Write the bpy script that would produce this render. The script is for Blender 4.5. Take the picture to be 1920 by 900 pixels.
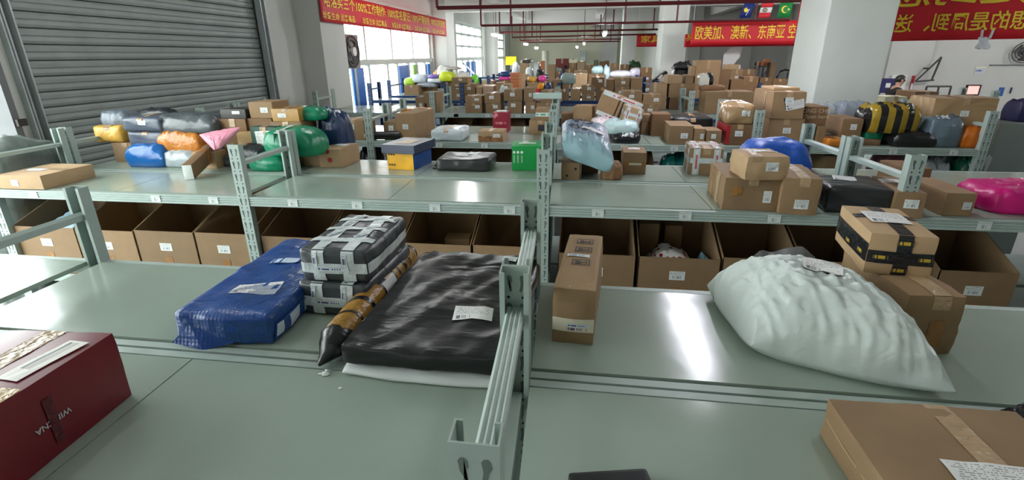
import bpy, bmesh, math, random
from mathutils import Vector, Matrix, noise
for o in list(bpy.data.objects): bpy.data.objects.remove(o)
SC = bpy.context.scene
COL = SC.collection
rnd = random.Random(7)
# ---------------------------------------------------------------- camera
CAMZ = 2.13
ZS = 1.25                      # height of every rack deck
M3 = Matrix(((0.98918153, -0.04085838, 0.14089176), (0.14634089, 0.34168557, -0.92835086), (-0.01020977, 0.93892575, 0.34396831)))
FPX = 945.52
cd = bpy.data.cameras.new('camera'); cam = bpy.data.objects.new('camera', cd); COL.objects.link(cam)
cd.sensor_width = 36; cd.lens = FPX / 1920 * 36; cd.clip_start = .02
cam.matrix_world = Matrix.Translation((0, 0, CAMZ)) @ M3.to_4x4()
SC.camera = cam
# ---------------------------------------------------------------- light
SC.view_settings.view_transform = 'Standard'; SC.view_settings.look = 'None'
SC.view_settings.gamma = 1; SC.view_settings.use_curve_mapping = False
SC.view_settings.exposure = 0.0
SC.cycles.max_bounces = 7; SC.cycles.diffuse_bounces = 4; SC.cycles.glossy_bounces = 3
SC.cycles.caustics_reflective = False; SC.cycles.caustics_refractive = False
SC.cycles.sample_clamp_indirect = 6
SKY = 9.0; LAMP = 1.0
W = bpy.data.worlds.new('sky'); SC.world = W; W.use_nodes = True
bg = W.node_tree.nodes['Background']; bg.inputs[0].default_value = (.92, 1, .99, 1); bg.inputs[1].default_value = SKY
def portal(name, loc, sx, sy, rot):
    d = bpy.data.lights.new(name, 'AREA'); d.shape = 'RECTANGLE'; d.size = sx; d.size_y = sy; d.cycles.is_portal = True
    o = bpy.data.objects.new(name, d); COL.objects.link(o); o.location = loc; o.rotation_euler = rot
H = math.pi / 2
portal('daylight_loading_door', (-5.12, .8, 1.9), 3.4, 6.0, (0, -H, 0))
portal('daylight_window', (-5.12, 13.3, 2.05), 2.5, 6.4, (0, -H, 0))
portal('daylight_window', (-5.12, 22.2, 2.2), 2.4, 4.8, (0, -H, 0))
portal('daylight_window', (-5.12, 29.3, 2.2), 2.4, 3.1, (0, -H, 0))

# ---------------------------------------------------------------- pixel -> world (the photograph's 1920x900 frame)
CO = Vector((0, 0, CAMZ))
def ray(p): return M3 @ Vector(((p[0] - 960) / FPX, -(p[1] - 450) / FPX, -1))
def atz(p, z=ZS): d = ray(p); return CO + d * ((z - CAMZ) / d.z)
def atY(p, Y): d = ray(p); return CO + d * (Y / d.y)
def atX(p, X): d = ray(p); return CO + d * (X / d.x)
M3T = M3.transposed()
def proj(w):
    c = M3T @ (Vector(w) - CO); return (960 + FPX * c.x / -c.z, 450 - FPX * c.y / -c.z)
def z_at(xy, py):              # height above point xy at which the photo row py is met
    lo, hi = -1.0, 6.0
    for _ in range(40):
        m = (lo + hi) / 2
        if proj((xy[0], xy[1], m))[1] > py: lo = m
        else: hi = m
    return (lo + hi) / 2

# ---------------------------------------------------------------- materials
MATS = {}
def mat(name, col, rough=.6, metal=0, noise_amt=0, noise_scale=8, bump=0, bump_scale=40, spec=.5, emit=0, alpha=1, rand=0, trans=0, coat=0):
    if name in MATS: return MATS[name]
    m = bpy.data.materials.new(name); m.use_nodes = True; MATS[name] = m
    nt = m.node_tree; N = nt.nodes; L = nt.links; b = N['Principled BSDF']
    b.inputs['Base Color'].default_value = (*col, 1); b.inputs['Roughness'].default_value = rough
    b.inputs['Metallic'].default_value = metal; b.inputs['Specular IOR Level'].default_value = spec
    if coat: b.inputs['Coat Weight'].default_value = coat; b.inputs['Coat Roughness'].default_value = .12
    if trans: b.inputs['Transmission Weight'].default_value = trans
    if alpha < 1: b.inputs['Alpha'].default_value = alpha
    if emit: b.inputs['Emission Color'].default_value = (*col, 1); b.inputs['Emission Strength'].default_value = emit
    if noise_amt or bump or rand: tc = N.new('ShaderNodeTexCoord')
    last = None
    if noise_amt:
        n = N.new('ShaderNodeTexNoise'); n.inputs['Scale'].default_value = noise_scale; n.inputs['Detail'].default_value = 5
        L.new(tc.outputs['Object'], n.inputs['Vector'])
        mr = N.new('ShaderNodeMapRange'); mr.inputs[1].default_value = .3; mr.inputs[2].default_value = .7
        mr.inputs[3].default_value = 1 - noise_amt; mr.inputs[4].default_value = 1 + noise_amt
        L.new(n.outputs[0], mr.inputs[0]); last = mr.outputs[0]
    if rand:
        oi = N.new('ShaderNodeObjectInfo'); mr2 = N.new('ShaderNodeMapRange')
        mr2.inputs[3].default_value = 1 - rand; mr2.inputs[4].default_value = 1 + rand
        L.new(oi.outputs['Random'], mr2.inputs[0])
        if last:
            mu = N.new('ShaderNodeMath'); mu.operation = 'MULTIPLY'; L.new(last, mu.inputs[0]); L.new(mr2.outputs[0], mu.inputs[1]); last = mu.outputs[0]
        else: last = mr2.outputs[0]
    if last:
        vm = N.new('ShaderNodeVectorMath'); vm.operation = 'SCALE'; vm.inputs[0].default_value = col
        L.new(last, vm.inputs['Scale']); L.new(vm.outputs[0], b.inputs['Base Color'])
    if bump:
        n = N.new('ShaderNodeTexNoise'); n.inputs['Scale'].default_value = bump_scale; n.inputs['Detail'].default_value = 3
        L.new(tc.outputs['Object'], n.inputs['Vector'])
        bp = N.new('ShaderNodeBump'); bp.inputs['Strength'].default_value = bump; bp.inputs['Distance'].default_value = .02
        L.new(n.outputs[0], bp.inputs['Height']); L.new(bp.outputs[0], b.inputs['Normal'])
    return m
def film(name, col, alpha, rough=.15):      # thin clear plastic
    if name in MATS: return MATS[name]
    m = mat(name, col, rough, alpha=alpha, bump=.6, bump_scale=25); return m
def s(r, g, b):                             # 8-bit sRGB -> linear
    f = lambda c: c / 255 / 12.92 if c <= 10 else ((c / 255 + .055) / 1.055) ** 2.4
    return (f(r), f(g), f(b))
deckm = mat('deck_paint', s(154, 168, 156), .17, noise_amt=.04, noise_scale=3, bump=.10, bump_scale=4, spec=.5)
rackm = mat('rack_paint', s(168, 183, 177), .42, noise_amt=.05, noise_scale=12)
navym = mat('navy_rack_paint', s(28, 58, 110), .45, noise_amt=.1)
slotm = mat('slot_shade', s(104, 118, 112), .8)
holem = mat('hole_dark', (.01, .012, .012), .9)
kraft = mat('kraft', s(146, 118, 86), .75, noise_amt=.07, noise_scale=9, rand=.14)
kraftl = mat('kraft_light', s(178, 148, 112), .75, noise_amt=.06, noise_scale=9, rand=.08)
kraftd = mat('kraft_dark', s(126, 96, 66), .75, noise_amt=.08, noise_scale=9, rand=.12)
kraftin = mat('kraft_inside', s(118, 92, 66), .85, noise_amt=.1, noise_scale=5)
tapem = mat('brown_tape', s(160, 112, 62), .25, noise_amt=.1, noise_scale=30, bump=.3, bump_scale=30)
cleart = mat('clear_tape', s(176, 148, 114), .3, noise_amt=.1, noise_scale=20, bump=.4, bump_scale=35)
yeltape = mat('yellow_tape', s(206, 150, 40), .25, noise_amt=.12, noise_scale=25, bump=.4, bump_scale=40)
blktape = mat('black_tape', (.012, .012, .014), .25, bump=.3, bump_scale=30)
whtape = mat('white_tape', s(205, 214, 214), .25, noise_amt=.06, noise_scale=30, bump=.3, bump_scale=25)
wall = mat('wall_paint', s(205, 205, 200), .8, noise_amt=.04, noise_scale=1.5)
ceilm = mat('ceiling_paint', s(212, 212, 208), .85, noise_amt=.03, noise_scale=1)
redpipe = mat('red_pipe_paint', s(88, 18, 24), .4)
paper = mat('white_paper', s(232, 234, 232), .6)
ink = mat('ink', (.03, .03, .04), .6)
def labelmat(name='barcode_label', base=s(228, 232, 230), bars=(.12, .88, .15, .5), lines=True, inkc=(.05, .05, .06), dense=34, rows=9, cols=26):
    if name in MATS: return MATS[name]
    m = bpy.data.materials.new(name); m.use_nodes = True; MATS[name] = m
    nt = m.node_tree; N = nt.nodes; L = nt.links; b = N['Principled BSDF']; b.inputs['Roughness'].default_value = .45
    uv = N.new('ShaderNodeTexCoord'); sp = N.new('ShaderNodeSeparateXYZ'); L.new(uv.outputs['UV'], sp.inputs[0])
    def M(op, a, c, v=None):
        n = N.new('ShaderNodeMath'); n.operation = op
        for i, q in enumerate((a, c)):
            if isinstance(q, (int, float)): n.inputs[i].default_value = q
            else: L.new(q, n.inputs[i])
        return n.outputs[0]
    U, V = sp.outputs[0], sp.outputs[1]
    inside = lambda q, a, c: M('MULTIPLY', M('GREATER_THAN', q, a), M('LESS_THAN', q, c))
    wn = N.new('ShaderNodeTexWhiteNoise'); wn.noise_dimensions = '1D'
    L.new(M('FLOOR', M('MULTIPLY', U, dense), 0), wn.inputs['W'])
    bar = M('MULTIPLY', M('GREATER_THAN', wn.outputs[0], .5), M('MULTIPLY', inside(U, bars[0], bars[1]), inside(V, bars[2], bars[3])))
    tot = bar
    if lines:
        w2 = N.new('ShaderNodeTexWhiteNoise'); w2.noise_dimensions = '2D'
        cb = N.new('ShaderNodeCombineXYZ'); L.new(M('FLOOR', M('MULTIPLY', U, cols), 0), cb.inputs[0]); L.new(M('FLOOR', M('MULTIPLY', V, rows), 0), cb.inputs[1])
        L.new(cb.outputs[0], w2.inputs['Vector'])
        row = M('GREATER_THAN', M('FRACT', M('MULTIPLY', V, rows), 0), .5)
        tx = M('MULTIPLY', M('MULTIPLY', M('GREATER_THAN', w2.outputs[0], .45), row), M('MULTIPLY', inside(U, .06, .9), inside(V, bars[3] + .08, .95)))
        tot = M('MAXIMUM', bar, M('MULTIPLY', tx, .7))
    mx = N.new('ShaderNodeMix'); mx.data_type = 'RGBA'; mx.inputs[6].default_value = (*base, 1); mx.inputs[7].default_value = (*inkc, 1)
    L.new(tot, mx.inputs[0]); L.new(mx.outputs[2], b.inputs['Base Color'])
    return m
lab = labelmat('barcode_label', s(226, 230, 228), (.2, .8, .16, .46), True, (.16, .16, .18), 60)
shelflab = labelmat('shelf_label_print', s(215, 222, 220), (.3, .7, .15, .6), True, (.1, .1, .1), 40)
bill = labelmat('waybill_print', s(232, 232, 230), (.08, .5, .08, .3), True, (.16, .16, .2), 60, 17, 56)

# ---------------------------------------------------------------- mesh helpers
class MB:
    def __init__(self): self.bm = bmesh.new(); self.mats = []
    def mi(self, m):
        if m not in self.mats: self.mats.append(m)
        return self.mats.index(m)
    def box(self, a, b, m=None, mtx=None):
        vs = []
        for z in (a[2], b[2]):
            for x, y in ((a[0], a[1]), (b[0], a[1]), (b[0], b[1]), (a[0], b[1])):
                v = Vector((x, y, z)); vs.append(self.bm.verts.new(mtx @ v if mtx else v))
        i = self.mi(m)
        for q in ((3, 2, 1, 0), (4, 5, 6, 7), (0, 1, 5, 4), (1, 2, 6, 5), (2, 3, 7, 6), (3, 0, 4, 7)):
            self.bm.faces.new([vs[k] for k in q]).material_index = i
        return self
    def poly(self, pts, m=None, uv=False):
        f = self.bm.faces.new([self.bm.verts.new(Vector(p)) for p in pts]); f.material_index = self.mi(m)
        if uv:
            l = self.bm.loops.layers.uv.verify()
            for lp, c in zip(f.loops, ((0, 0), (1, 0), (1, 1), (0, 1))): lp[l].uv = c
        return self
    def prism(self, prof, axis, a, b, m=None):   # extrude a closed 2-D profile along axis 'x','y','z'
        def put(p, t): return {'x': (t, p[0], p[1]), 'y': (p[0], t, p[1]), 'z': (p[0], p[1], t)}[axis]
        A = [self.bm.verts.new(put(p, a)) for p in prof]; B = [self.bm.verts.new(put(p, b)) for p in prof]
        i = self.mi(m); n = len(prof)
        for k in range(n):
            self.bm.faces.new((A[k], A[(k + 1) % n], B[(k + 1) % n], B[k])).material_index = i
        for f in (A[::-1], B):
            self.bm.faces.new(f).material_index = i
        return self
    def tube(self, pts, r, m=None, seg=8, cap=True):
        rs = r if isinstance(r, (list, tuple)) else [r] * len(pts)
        pts = [Vector(p) for p in pts]; rings = []; i = self.mi(m)
        for k, p in enumerate(pts):
            t = (pts[min(k + 1, len(pts) - 1)] - pts[max(k - 1, 0)]).normalized()
            u = t.cross(Vector((0, 0, 1)) if abs(t.z) < .9 else Vector((1, 0, 0))).normalized(); v = t.cross(u)
            rings.append([self.bm.verts.new(p + (u * math.cos(q * 2 * math.pi / seg) + v * math.sin(q * 2 * math.pi / seg)) * rs[k]) for q in range(seg)])
        for a, b in zip(rings, rings[1:]):
            for q in range(seg): self.bm.faces.new((a[q], a[(q + 1) % seg], b[(q + 1) % seg], b[q])).material_index = i
        if cap:
            self.bm.faces.new(rings[0][::-1]).material_index = i; self.bm.faces.new(rings[-1]).material_index = i
        return self
    def build(self, name, parent=None, m=None, smooth=None, bevel=0, loc=None, rotz=0):
        bm = self.bm
        bmesh.ops.recalc_face_normals(bm, faces=bm.faces[:])
        if bevel: bmesh.ops.bevel(bm, geom=bm.edges[:], offset=bevel, segments=2, affect='EDGES', profile=.6)
        me = bpy.data.meshes.new(name); bm.to_mesh(me); bm.free()
        for q in (self.mats if any(self.mats) else [m]): me.materials.append(q or m)
        if smooth is not None:
            me.shade_smooth(); me.set_sharp_from_angle(angle=math.radians(smooth))
        o = bpy.data.objects.new(name, me); COL.objects.link(o)
        if parent: o.parent = parent
        if loc is not None: o.location = loc
        if rotz: o.rotation_euler.z = rotz
        return o
def tag(o, label, cat, group=None):
    o['label'] = label; o['category'] = cat
    if group: o['group'] = group
    return o
def struct(o): o['kind'] = 'structure'; return o
def empty(name, loc=(0, 0, 0), rotz=0):
    o = bpy.data.objects.new(name, None); COL.objects.link(o); o.location = loc; o.rotation_euler.z = rotz; o.empty_display_size = .1
    return o
FONT = bpy.data.fonts.load('<builtin>') if not bpy.data.fonts else bpy.data.fonts[0]
def text_mesh(body, m, size, name, parent=None, mtx=None, align='CENTER', sx=1, ext=.001, bold=0):
    cu = bpy.data.curves.new('txt', 'FONT'); cu.body = body; cu.size = size; cu.extrude = ext; cu.offset = bold
    cu.align_x = align; cu.align_y = 'CENTER'; cu.resolution_u = 2
    t = bpy.data.objects.new('txt', cu); COL.objects.link(t)
    bpy.context.view_layer.update()
    me = bpy.data.meshes.new_from_object(t.evaluated_get(bpy.context.evaluated_depsgraph_get()))
    bpy.data.objects.remove(t); bpy.data.curves.remove(cu)
    me.name = name; me.materials.clear(); me.materials.append(m)
    if mtx: me.transform(mtx)
    o = bpy.data.objects.new(name, me); COL.objects.link(o)
    if parent: o.parent = parent
    return o
# ================================================================ the room
XL = -5.0
def slab(name, a, b, m): return struct(MB().box(a, b).build(name, m=m))
slab('floor', (-9, -3.2, -.1), (22, 34, 0), mat('floor_concrete', s(120, 124, 120), .5, noise_amt=.12, noise_scale=1.2))
slab('ceiling', (-5.3, -3.2, 4.2), (22, 34, 4.4), ceilm)
# left wall: open loading door, roller door, three windows
w = MB()
for a, b in (((-3.2), -2.2), (3.84, 4.02), (7.72, 10.0), (16.6, 19.7), (24.75, 27.7), (31.0, 33.2)):
    w.box((XL - .24, a, 0), (XL, b, 4.2))
w.box((XL - .24, -2.2, 3.6), (XL, 3.84, 4.2)); w.box((XL - .24, 4.02, 3.7), (XL, 7.72, 4.2))
for a, b in ((10.0, 16.6), (19.7, 24.75), (27.7, 31.0)):
    w.box((XL - .24, a, 3.35), (XL, b, 4.2)); w.box((XL - .24, a, 0), (XL, b, .9))
struct(w.build('wall_left', m=wall))
for i, (a, b) in enumerate(((8.72, 9.62), (16.75, 17.8), (25.2, 26.3))):
    struct(MB().box((XL + .002, a, .002), (XL + .42, b, 4.19)).build('trim_%d' % (i + 1), m=wall))
# back walls
YB = 33.0
slab('wall_back', (XL - .2, YB, 0), (3.0, YB + .2, 4.2), mat('back_wall_paint', s(214, 214, 192), .8, noise_amt=.03, noise_scale=1))
struct(MB().box((.55, YB - .35, .002), (1.5, YB - .002, 4.19)).build('trim_4', m=wall))
XR = 3.0
slab('wall_right', (XR, 24.5, 0), (XR + .2, YB + .2, 4.2), wall)
slab('wall_far_right', (XR, 24.3, 0), (8.4, 24.5, 4.2), wall)
slab('wall_inner', (8.2, 16.3, 0), (8.4, 24.3, 4.2), wall)
slab('wall_office', (8.2, 16.1, 0), (21.8, 16.3, 4.2), wall)
slab('wall_side', (21.8, -3.2, 0), (22, 16.3, 4.2), wall)
slab('wall_front', (-5.24, -3.2, 0), (22, -3, 4.2), wall)
slab('trim_5', (8.0, 15.9, .002), (9.05, 16.098, 4.19), wall)
for i, (x, d) in enumerate(((4.1, .25), (6.2, .18))):
    struct(MB().box((x, 24.3 - d, .002), (x + .5, 24.298, 4.19)).build('trim_%d' % (6 + i), m=wall))
# ceiling beams
bb = mat('beam_paint', s(214, 212, 208), .85)
k = 8
for Y in (8.75, 16.7, 25.2):
    x1 = 21.7 if Y < 16 else (8.15 if Y > 16.2 else 21.7)
    struct(MB().box((XL + .44, Y, 3.42), (x1, Y + .45, 4.199)).build('trim_%d' % k, m=bb)); k += 1
for (y0, y1) in ((-2.9, 8.7), (9.25, 16.65), (17.2, 25.15), (25.7, 32.9)):
    for X in (-2.9, .45, 5.2):
        if X > 3 and y1 > 30: continue
        x = X - .02 * y0
        struct(MB().box((x, y0, 3.62), (x + .32, y1, 4.199)).build('trim_%d' % k, m=bb)); k += 1
# columns
def column(name, label, p0, p1, Y, dep, yy=90):
    a, b = atY((p0, yy), Y), atY((p1, yy), Y)
    o = MB().box((0, 0, .001), (b.x - a.x, dep, 4.198)).build(name, m=mat('column_paint', s(218, 222, 216), .7, noise_amt=.04, noise_scale=2), bevel=.012)
    o.location = (a.x, Y, 0); tag(o, label, 'pillar'); return o
column('pillar', 'wide white square pillar in front of the back right banner', 1542, 1668, 7.0, .95)
column('pillar', 'white square pillar left of the red banner with five flags near it', 1240, 1287, 15.4, 1.15)
column('pillar', 'distant white square pillar beside the small red banner', 1166, 1192, 22.9, 1.0)
# windows
frm = mat('window_frame', s(196, 204, 198), .5)
glass = mat('window_glass', (.8, .9, .88), .05, alpha=.16, spec=.3)
blue = mat('blue_panel', s(40, 110, 200), .4); lgreen = mat('green_panel', s(150, 210, 90), .5)
def window(n, y0, y1, z0, zm, zt, nx, rows, doors):
    f = MB(); X0, X1 = XL - .17, XL - .09; t = .075
    f.box((X0, y0, z0), (X1, y0 + t, zt)); f.box((X0, y1 - t, z0), (X1, y1, zt)); f.box((X0, y0, zt - t), (X1, y1, zt)); f.box((X0, y0, z0), (X1, y1, z0 + t))
    f.box((X0 - .02, y0, zm - .07), (X1 + .06, y1, zm + .05))
    for k in range(1, nx): y = y0 + (y1 - y0) * k / nx; f.box((X0, y - t / 2, zm), (X1, y + t / 2, zt))
    for r in range(1, rows): z = zm + (zt - zm) * rows_f[rows][r - 1]; f.box((X0, y0, z - t / 2), (X1, y1, z + t / 2))
    for y in doors: f.box((X0, y - t * .7, z0), (X1, y + t * .7, zm))
    root = struct(f.build('window_%d' % n, m=frm))
    g = MB(); g.box((XL - .135, y0 + .01, zm), (XL - .13, y1 - .01, zt - .01)); g.build('pane', root, glass)
    return root
rows_f = {2: [.72], 3: [.36, .7]}
w1 = window(1, 10.02, 16.58, .92, 2.02, 3.33, 4, 2, (11.0, 11.75, 12.9, 13.6, 14.5, 15.2, 16.0))
w2 = window(2, 19.72, 24.73, .92, 2.02, 3.33, 4, 3, (21, 22, 23, 24))
w3 = window(3, 27.72, 30.98, .92, 2.02, 3.33, 3, 3, (28.8, 30))
for r, ps in ((w1, ((10.85, 11.45, blue), (13.75, 14.6, blue), (14.9, 15.35, lgreen), (15.95, 16.2, blue), (16.3, 16.5, blue))), (w2, ((21.6, 22.3, blue), (22.5, 23.4, blue)))):
    for a, b, m in ps:
        MB().box((XL - .13, a, .95), (XL - .1, b, 1.9)).build('door_panel', r, m)
# ground outside the windows
struct(MB().box((-40, -10, -.12), (-9, 45, -.1)).build('floor_outside', m=mat('yard_ground', s(190, 190, 184), .8, noise_amt=.1)))
# roller door
rd = struct(empty('door_1', (XL - .1, 5.87, 0)))
prof = []; z = .03
while z < 3.9:
    prof += [(-.012, z), (.018, z + .006), (.026, z + .03), (.024, z + .064), (.014, z + .069), (.014, z + .073), (.024, z + .078), (.026, z + .11), (.018, z + .132)]; z += .14
pr = [(p[0], p[1]) for p in prof] + [(-.05, prof[-1][1]), (-.05, prof[0][1])]
m = MB(); m.prism(pr, 'y', -1.84, 1.84); m.build('curtain', rd, mat('roller_curtain', s(150, 158, 155), .5, metal=.15, noise_amt=.08, noise_scale=4))
jm = mat('galvanised_rail', s(170, 177, 178), .4, metal=.25, noise_amt=.12, noise_scale=6)
for s0 in (-1, 1):
    m = MB(); y = s0 * 1.86
    m.box((-.05, y - .09, 0), (-.02, y + .09, 3.7)); m.box((.05, y - .06, 0), (.16, y - .045, 3.7)); m.box((.05, y + .045, 0), (.16, y + .06, 3.7)); m.box((.05, y - .06, 0), (.062, y + .06, 3.7)); m.box((.06, y - .008, 0), (.13, y + .008, 3.7))
    m.build('guide_rail', rd, jm)
m = MB(); m.box((.0, -2.05, 3.4), (.2, 2.05, 3.95)); m.build('shutter_hood', rd, jm)
# open loading door left of it: jamb post
m = MB(); m.box((XL - .2, 3.78, .001), (XL + .06, 3.838, 3.6)); struct(m.build('trim_30', m=mat('grey_steel', s(108, 110, 112), .5, noise_amt=.1)))
MB().box((0, -.02, -.03), (.03, .06, .03)).build('lock_plate', None, mat('dark_bracket', (.03, .02, .02), .5), loc=(XL + .062, 3.81, 1.62))
tag(bpy.data.objects['lock_plate'], 'dark lock plate on the grey door jamb at the left edge', 'lock')
# fire pipes under the ceiling
def pipe(label, p0, p1, Y, drops):
    a, b = atY(p0, Y), atY(p1, Y); r = .028 if Y < 14 else .03
    root = empty('sprinkler_pipe', a)
    m = MB(); m.tube([(0, 0, 0), b - a], r, redpipe); m.build('main_pipe', root)
    for px in drops:
        t = (px - p0[0]) / (p1[0] - p0[0]); q = (b - a) * t
        MB().tube([q, (q.x, q.y, 4.19 - a.z)], r * .8, redpipe).build('riser', root)
    tag(root, label, 'pipe')
pipe('nearest dark red sprinkler pipe running across under the ceiling', (820, 15), (1700, -4), 8.3, (820, 911, 1265, 1430))
pipe('second dark red sprinkler pipe, passing above the banner with flags', (902, 48), (1480, 37), 13.5, (902, 962, 1184, 1280, 1420))
pipe('third dark red sprinkler pipe, ending at the second pillar', (937, 61), (1235, 55), 18.5, (937, 983, 1152, 1225))
pipe('fourth dark red sprinkler pipe, above the hanging lamps', (960, 70), (1230, 64), 22.2, (960, 999, 1128))
pipe('fifth dark red sprinkler pipe near the back wall', (975, 76), (1165, 73), 26.5, (975, 1014, 1116))
pipe('farthest dark red sprinkler pipe close to the back wall', (983, 79.5), (1162, 77.5), 30, (983, 1145))
# LED tube lamps hanging on rods
ledm = mat('led_tube', (1, 1, 1), .4, emit=14)
def lamp(label, p, Y, L, power, diag=0, loc=None, strip=False):
    c = loc or atY(p, Y); root = empty('hanging_lamp', c, diag); 
    MB().tube([(0, -L / 2, 0), (0, L / 2, 0)], .045, None, 12).build('tube', root, ledm)
    MB().box((-.05, -L / 2 - .02, .03), (.05, L / 2 + .02, .065)).build('housing', root, mat('lamp_housing', s(225, 228, 228), .5))
    MB().tube([(0, 0, .06), (0, 0, 4.19 - c.z)], .012, None).build('rod', root, redpipe)
    d = bpy.data.lights.new('lamp_light', 'AREA' if strip else 'POINT')
    if strip: d.shape = 'RECTANGLE'; d.size = .06; d.size_y = L
    else: d.shadow_soft_size = .12
    d.energy = power * LAMP; d.color = (.88, .86, 1) if strip else (.96, .98, 1)
    o = bpy.data.objects.new('lamp_light', d); COL.objects.link(o); o.parent = root; o.location = (0, 0, -.18)
    tag(root, label, 'lamp', None); return root
lamp('white tube lamp hanging under the second pipe near the middle', (1134, 64), 14, 1.1, 60)
lamp('white tube lamp hanging by the second window on the left', (930, 66), 17.5, 1.2, 60)
lamp('small round-looking lamp left of the distant pair above the yellow board', (986, 83), 24, 1.0, 50)
lamp('lowest distant lamp right of the yellow board', (1006, 90), 26, 1.0, 50)
lamp('lowest distant lamp left of the grey cabinet', (1082, 88.5), 26, 1.0, 50)
lamp('distant tube lamp just right of the lowest lamp by the back wall', (1095, 82), 22.5, 1.0, 50)

GRID = [(1.22, 5.56, 3.45, 44), (-2.4, 5.2, 3.45, 14), (1.2, 1.6, 3.45, 5), (-2.2, 1.6, 3.45, 4), (6.5, 4.0, 3.45, 14), (9.2, 5.4, 3.45, 100), (13.5, 6.5, 3.45, 110),
        (3.4, 10.2, 3.5, 95), (-2.6, 10.6, 3.5, 50), (5.2, 10.8, 3.5, 95), (10.0, 11.8, 3.5, 150), (14.5, 12, 3.5, 150)]  # first lamp matches the deck highlight; the rest are unseen, added to brighten
for k, (x, y, z, pw) in enumerate(GRID):
    t = ('above the first aisle', 'added for fill above the left of the first aisle', 'added for fill above the nearest racks', 'added for fill above the left nearest rack', 'added for fill over the right bays', 'added for fill over the right wall area', 'added for fill over the far right area', 'added for fill over the fourth rack', 'added for fill over the left window aisle', 'added for fill beyond the wide pillar', 'added for fill before the office wall', 'added for fill at the far end of the office wall')[k]
    lamp('white tube lamp ' + t + ', just above the picture', None, 0, 2.6 if k == 0 else 1.2, pw, loc=Vector((x, y, z)), strip=(k == 0))
# ================================================================ storage racks
def drift(y): return -.07 - .047 * y
PITCH = 2.035; PX = [-.05 + PITCH * k for k in range(-2, 6)]
def channel(x, y, z0, z1, front, m):            # perforated C-channel post, web on the front or on the back
    w, d, t = .078, .052, .004; b = MB()
    yw = (0, t) if front else (d - t, d)
    b.box((-w / 2, yw[0], z0), (w / 2, yw[1], z1), m)
    for sx in (-1, 1):
        xs = sorted((sx * w / 2, sx * (w / 2 - t))); yf = (t, d) if front else (0, d - t); b.box((xs[0], yf[0], z0), (xs[1], yf[1], z1), m)
        xl = sorted((sx * (w / 2 - t), sx * (w / 2 - .014))); yl = (d - t, d) if front else (0, t); b.box((xl[0], yl[0], z0), (xl[1], yl[1], z1), m)
    yh = -.0006 if front else d - t - .0006
    zz = z1 - .03
    while zz > max(z0, .75):
        for sx in (-1, 1):
            pts = [(sx * .018 + .009 * math.cos(q) * (1 if q < math.pi else .6), yh, zz - .012 + .017 * math.sin(q)) for q in [k * math.pi / 5 for k in range(10)]]
            pts[7] = (sx * .010, yh, zz - .044); pts[8] = (sx * .017, yh, zz - .046)
            b.poly(pts, slotm)
            b.poly([(sx * .02 + .0045 * math.cos(q * math.pi / 4), yh, zz - .062 + .0045 * math.sin(q * math.pi / 4)) for q in range(8)], holem)
        zz -= .084
    return b
def beam_prof(y, h=.062, f=1):                  # ribbed beam face, f=+1 faces the viewer
    z = ZS - .004; p = [(0, z)]
    for k in range(3):
        a = z - h * (.16 + .26 * k); p += [(0, a), (.005, a - .004), (.005, a - h * .12), (0, a - h * .14 - .002)]
    p += [(0, z - h), (.03, z - h), (.03, z)]
    return [(y + f * q[0], q[1]) for q in p]
def rack(label, Y0, Y1, m, k0, k1, panels=2, shelf_labels=(), zt=1.60, bottom=.58, group='storage racks'):
    root = empty('storage_rack', ((PX[k0] + PX[k1]) / 2, Y0, 0)); ox, oy = root.location.x, Y0
    def sh(b):                                  # racks stand slightly askew, follow the row
        for v in b.bm.verts: v.co.x += drift(v.co.y); v.co -= Vector((ox, oy, 0))
        return b
    for k in range(k0, k1 + 1):
        for fr in (1, 0):
            y = Y0 if fr else Y1 - .052
            b = channel(PX[k], y, .002, zt, fr, m)
            for v in b.bm.verts: v.co += Vector((PX[k], y, 0))
            sh(b).build('post', root, m)
        b = MB(); z = 1.455                     # ribbed brace between front and back post
        b.prism([(PX[k] - .024, z), (PX[k] - .024, z + .026)] + [(PX[k] - .024 + .048 * q / 8, z + .026 + (.004 if q % 2 else 0)) for q in range(1, 8)] + [(PX[k] + .024, z + .026), (PX[k] + .024, z)], 'y', Y0 + .03, Y1 - .012)
        sh(b).build('brace', root, m)
        b = MB(); b.box((PX[k] - .02, Y0 + .04, ZS - .075), (PX[k] + .02, Y1 - .04, ZS - .025)); sh(b).build('side_rail', root, m)
    for k in range(k0, k1):
        xa, xb = PX[k] + .04, PX[k + 1] - .04
        fb = sh(MB().prism(beam_prof(Y0 + .004), 'x', xa, xb)).build('front_beam', root, m)
        sh(MB().prism(beam_prof(Y1 - .004, f=-1), 'x', xa, xb)).build('back_beam', root, m)
        n = panels
        for q in range(n):
            a = xa + (xb - xa) * q / n + (.0025 if q else .001); c = xa + (xb - xa) * (q + 1) / n - (.0025 if q < n - 1 else .001)
            sh(MB().box((a, Y0 + .045, ZS - .02), (c, Y1 - .045, ZS))).build('deck_panel', root, deckm)
        b = MB(); b.box((xa, Y0 + .014, bottom - .06), (xb, Y1 - .014, bottom)); sh(b).build('lower_shelf', root, m)
        for px, py in shelf_labels:
            c = atY((px, py), Y0 + .0)
            lx = c.x - drift(Y0)
            if xa < lx < xb:
                b = MB(); hw = .036; hz = .024
                b.poly([(lx - hw, Y0 + .0025, ZS - .034 - hz), (lx + hw, Y0 + .0025, ZS - .034 - hz), (lx + hw, Y0 + .0025, ZS - .034 + hz), (lx - hw, Y0 + .0025, ZS - .034 + hz)], shelflab, uv=True)
                sh(b).build('shelf_label', fb, shelflab)
    return tag(root, label, 'shelf rack', group)
rack("pale grey metal rack nearest the viewer, holding the red box", .57, 1.233, rackm, 0, 4)
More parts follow.
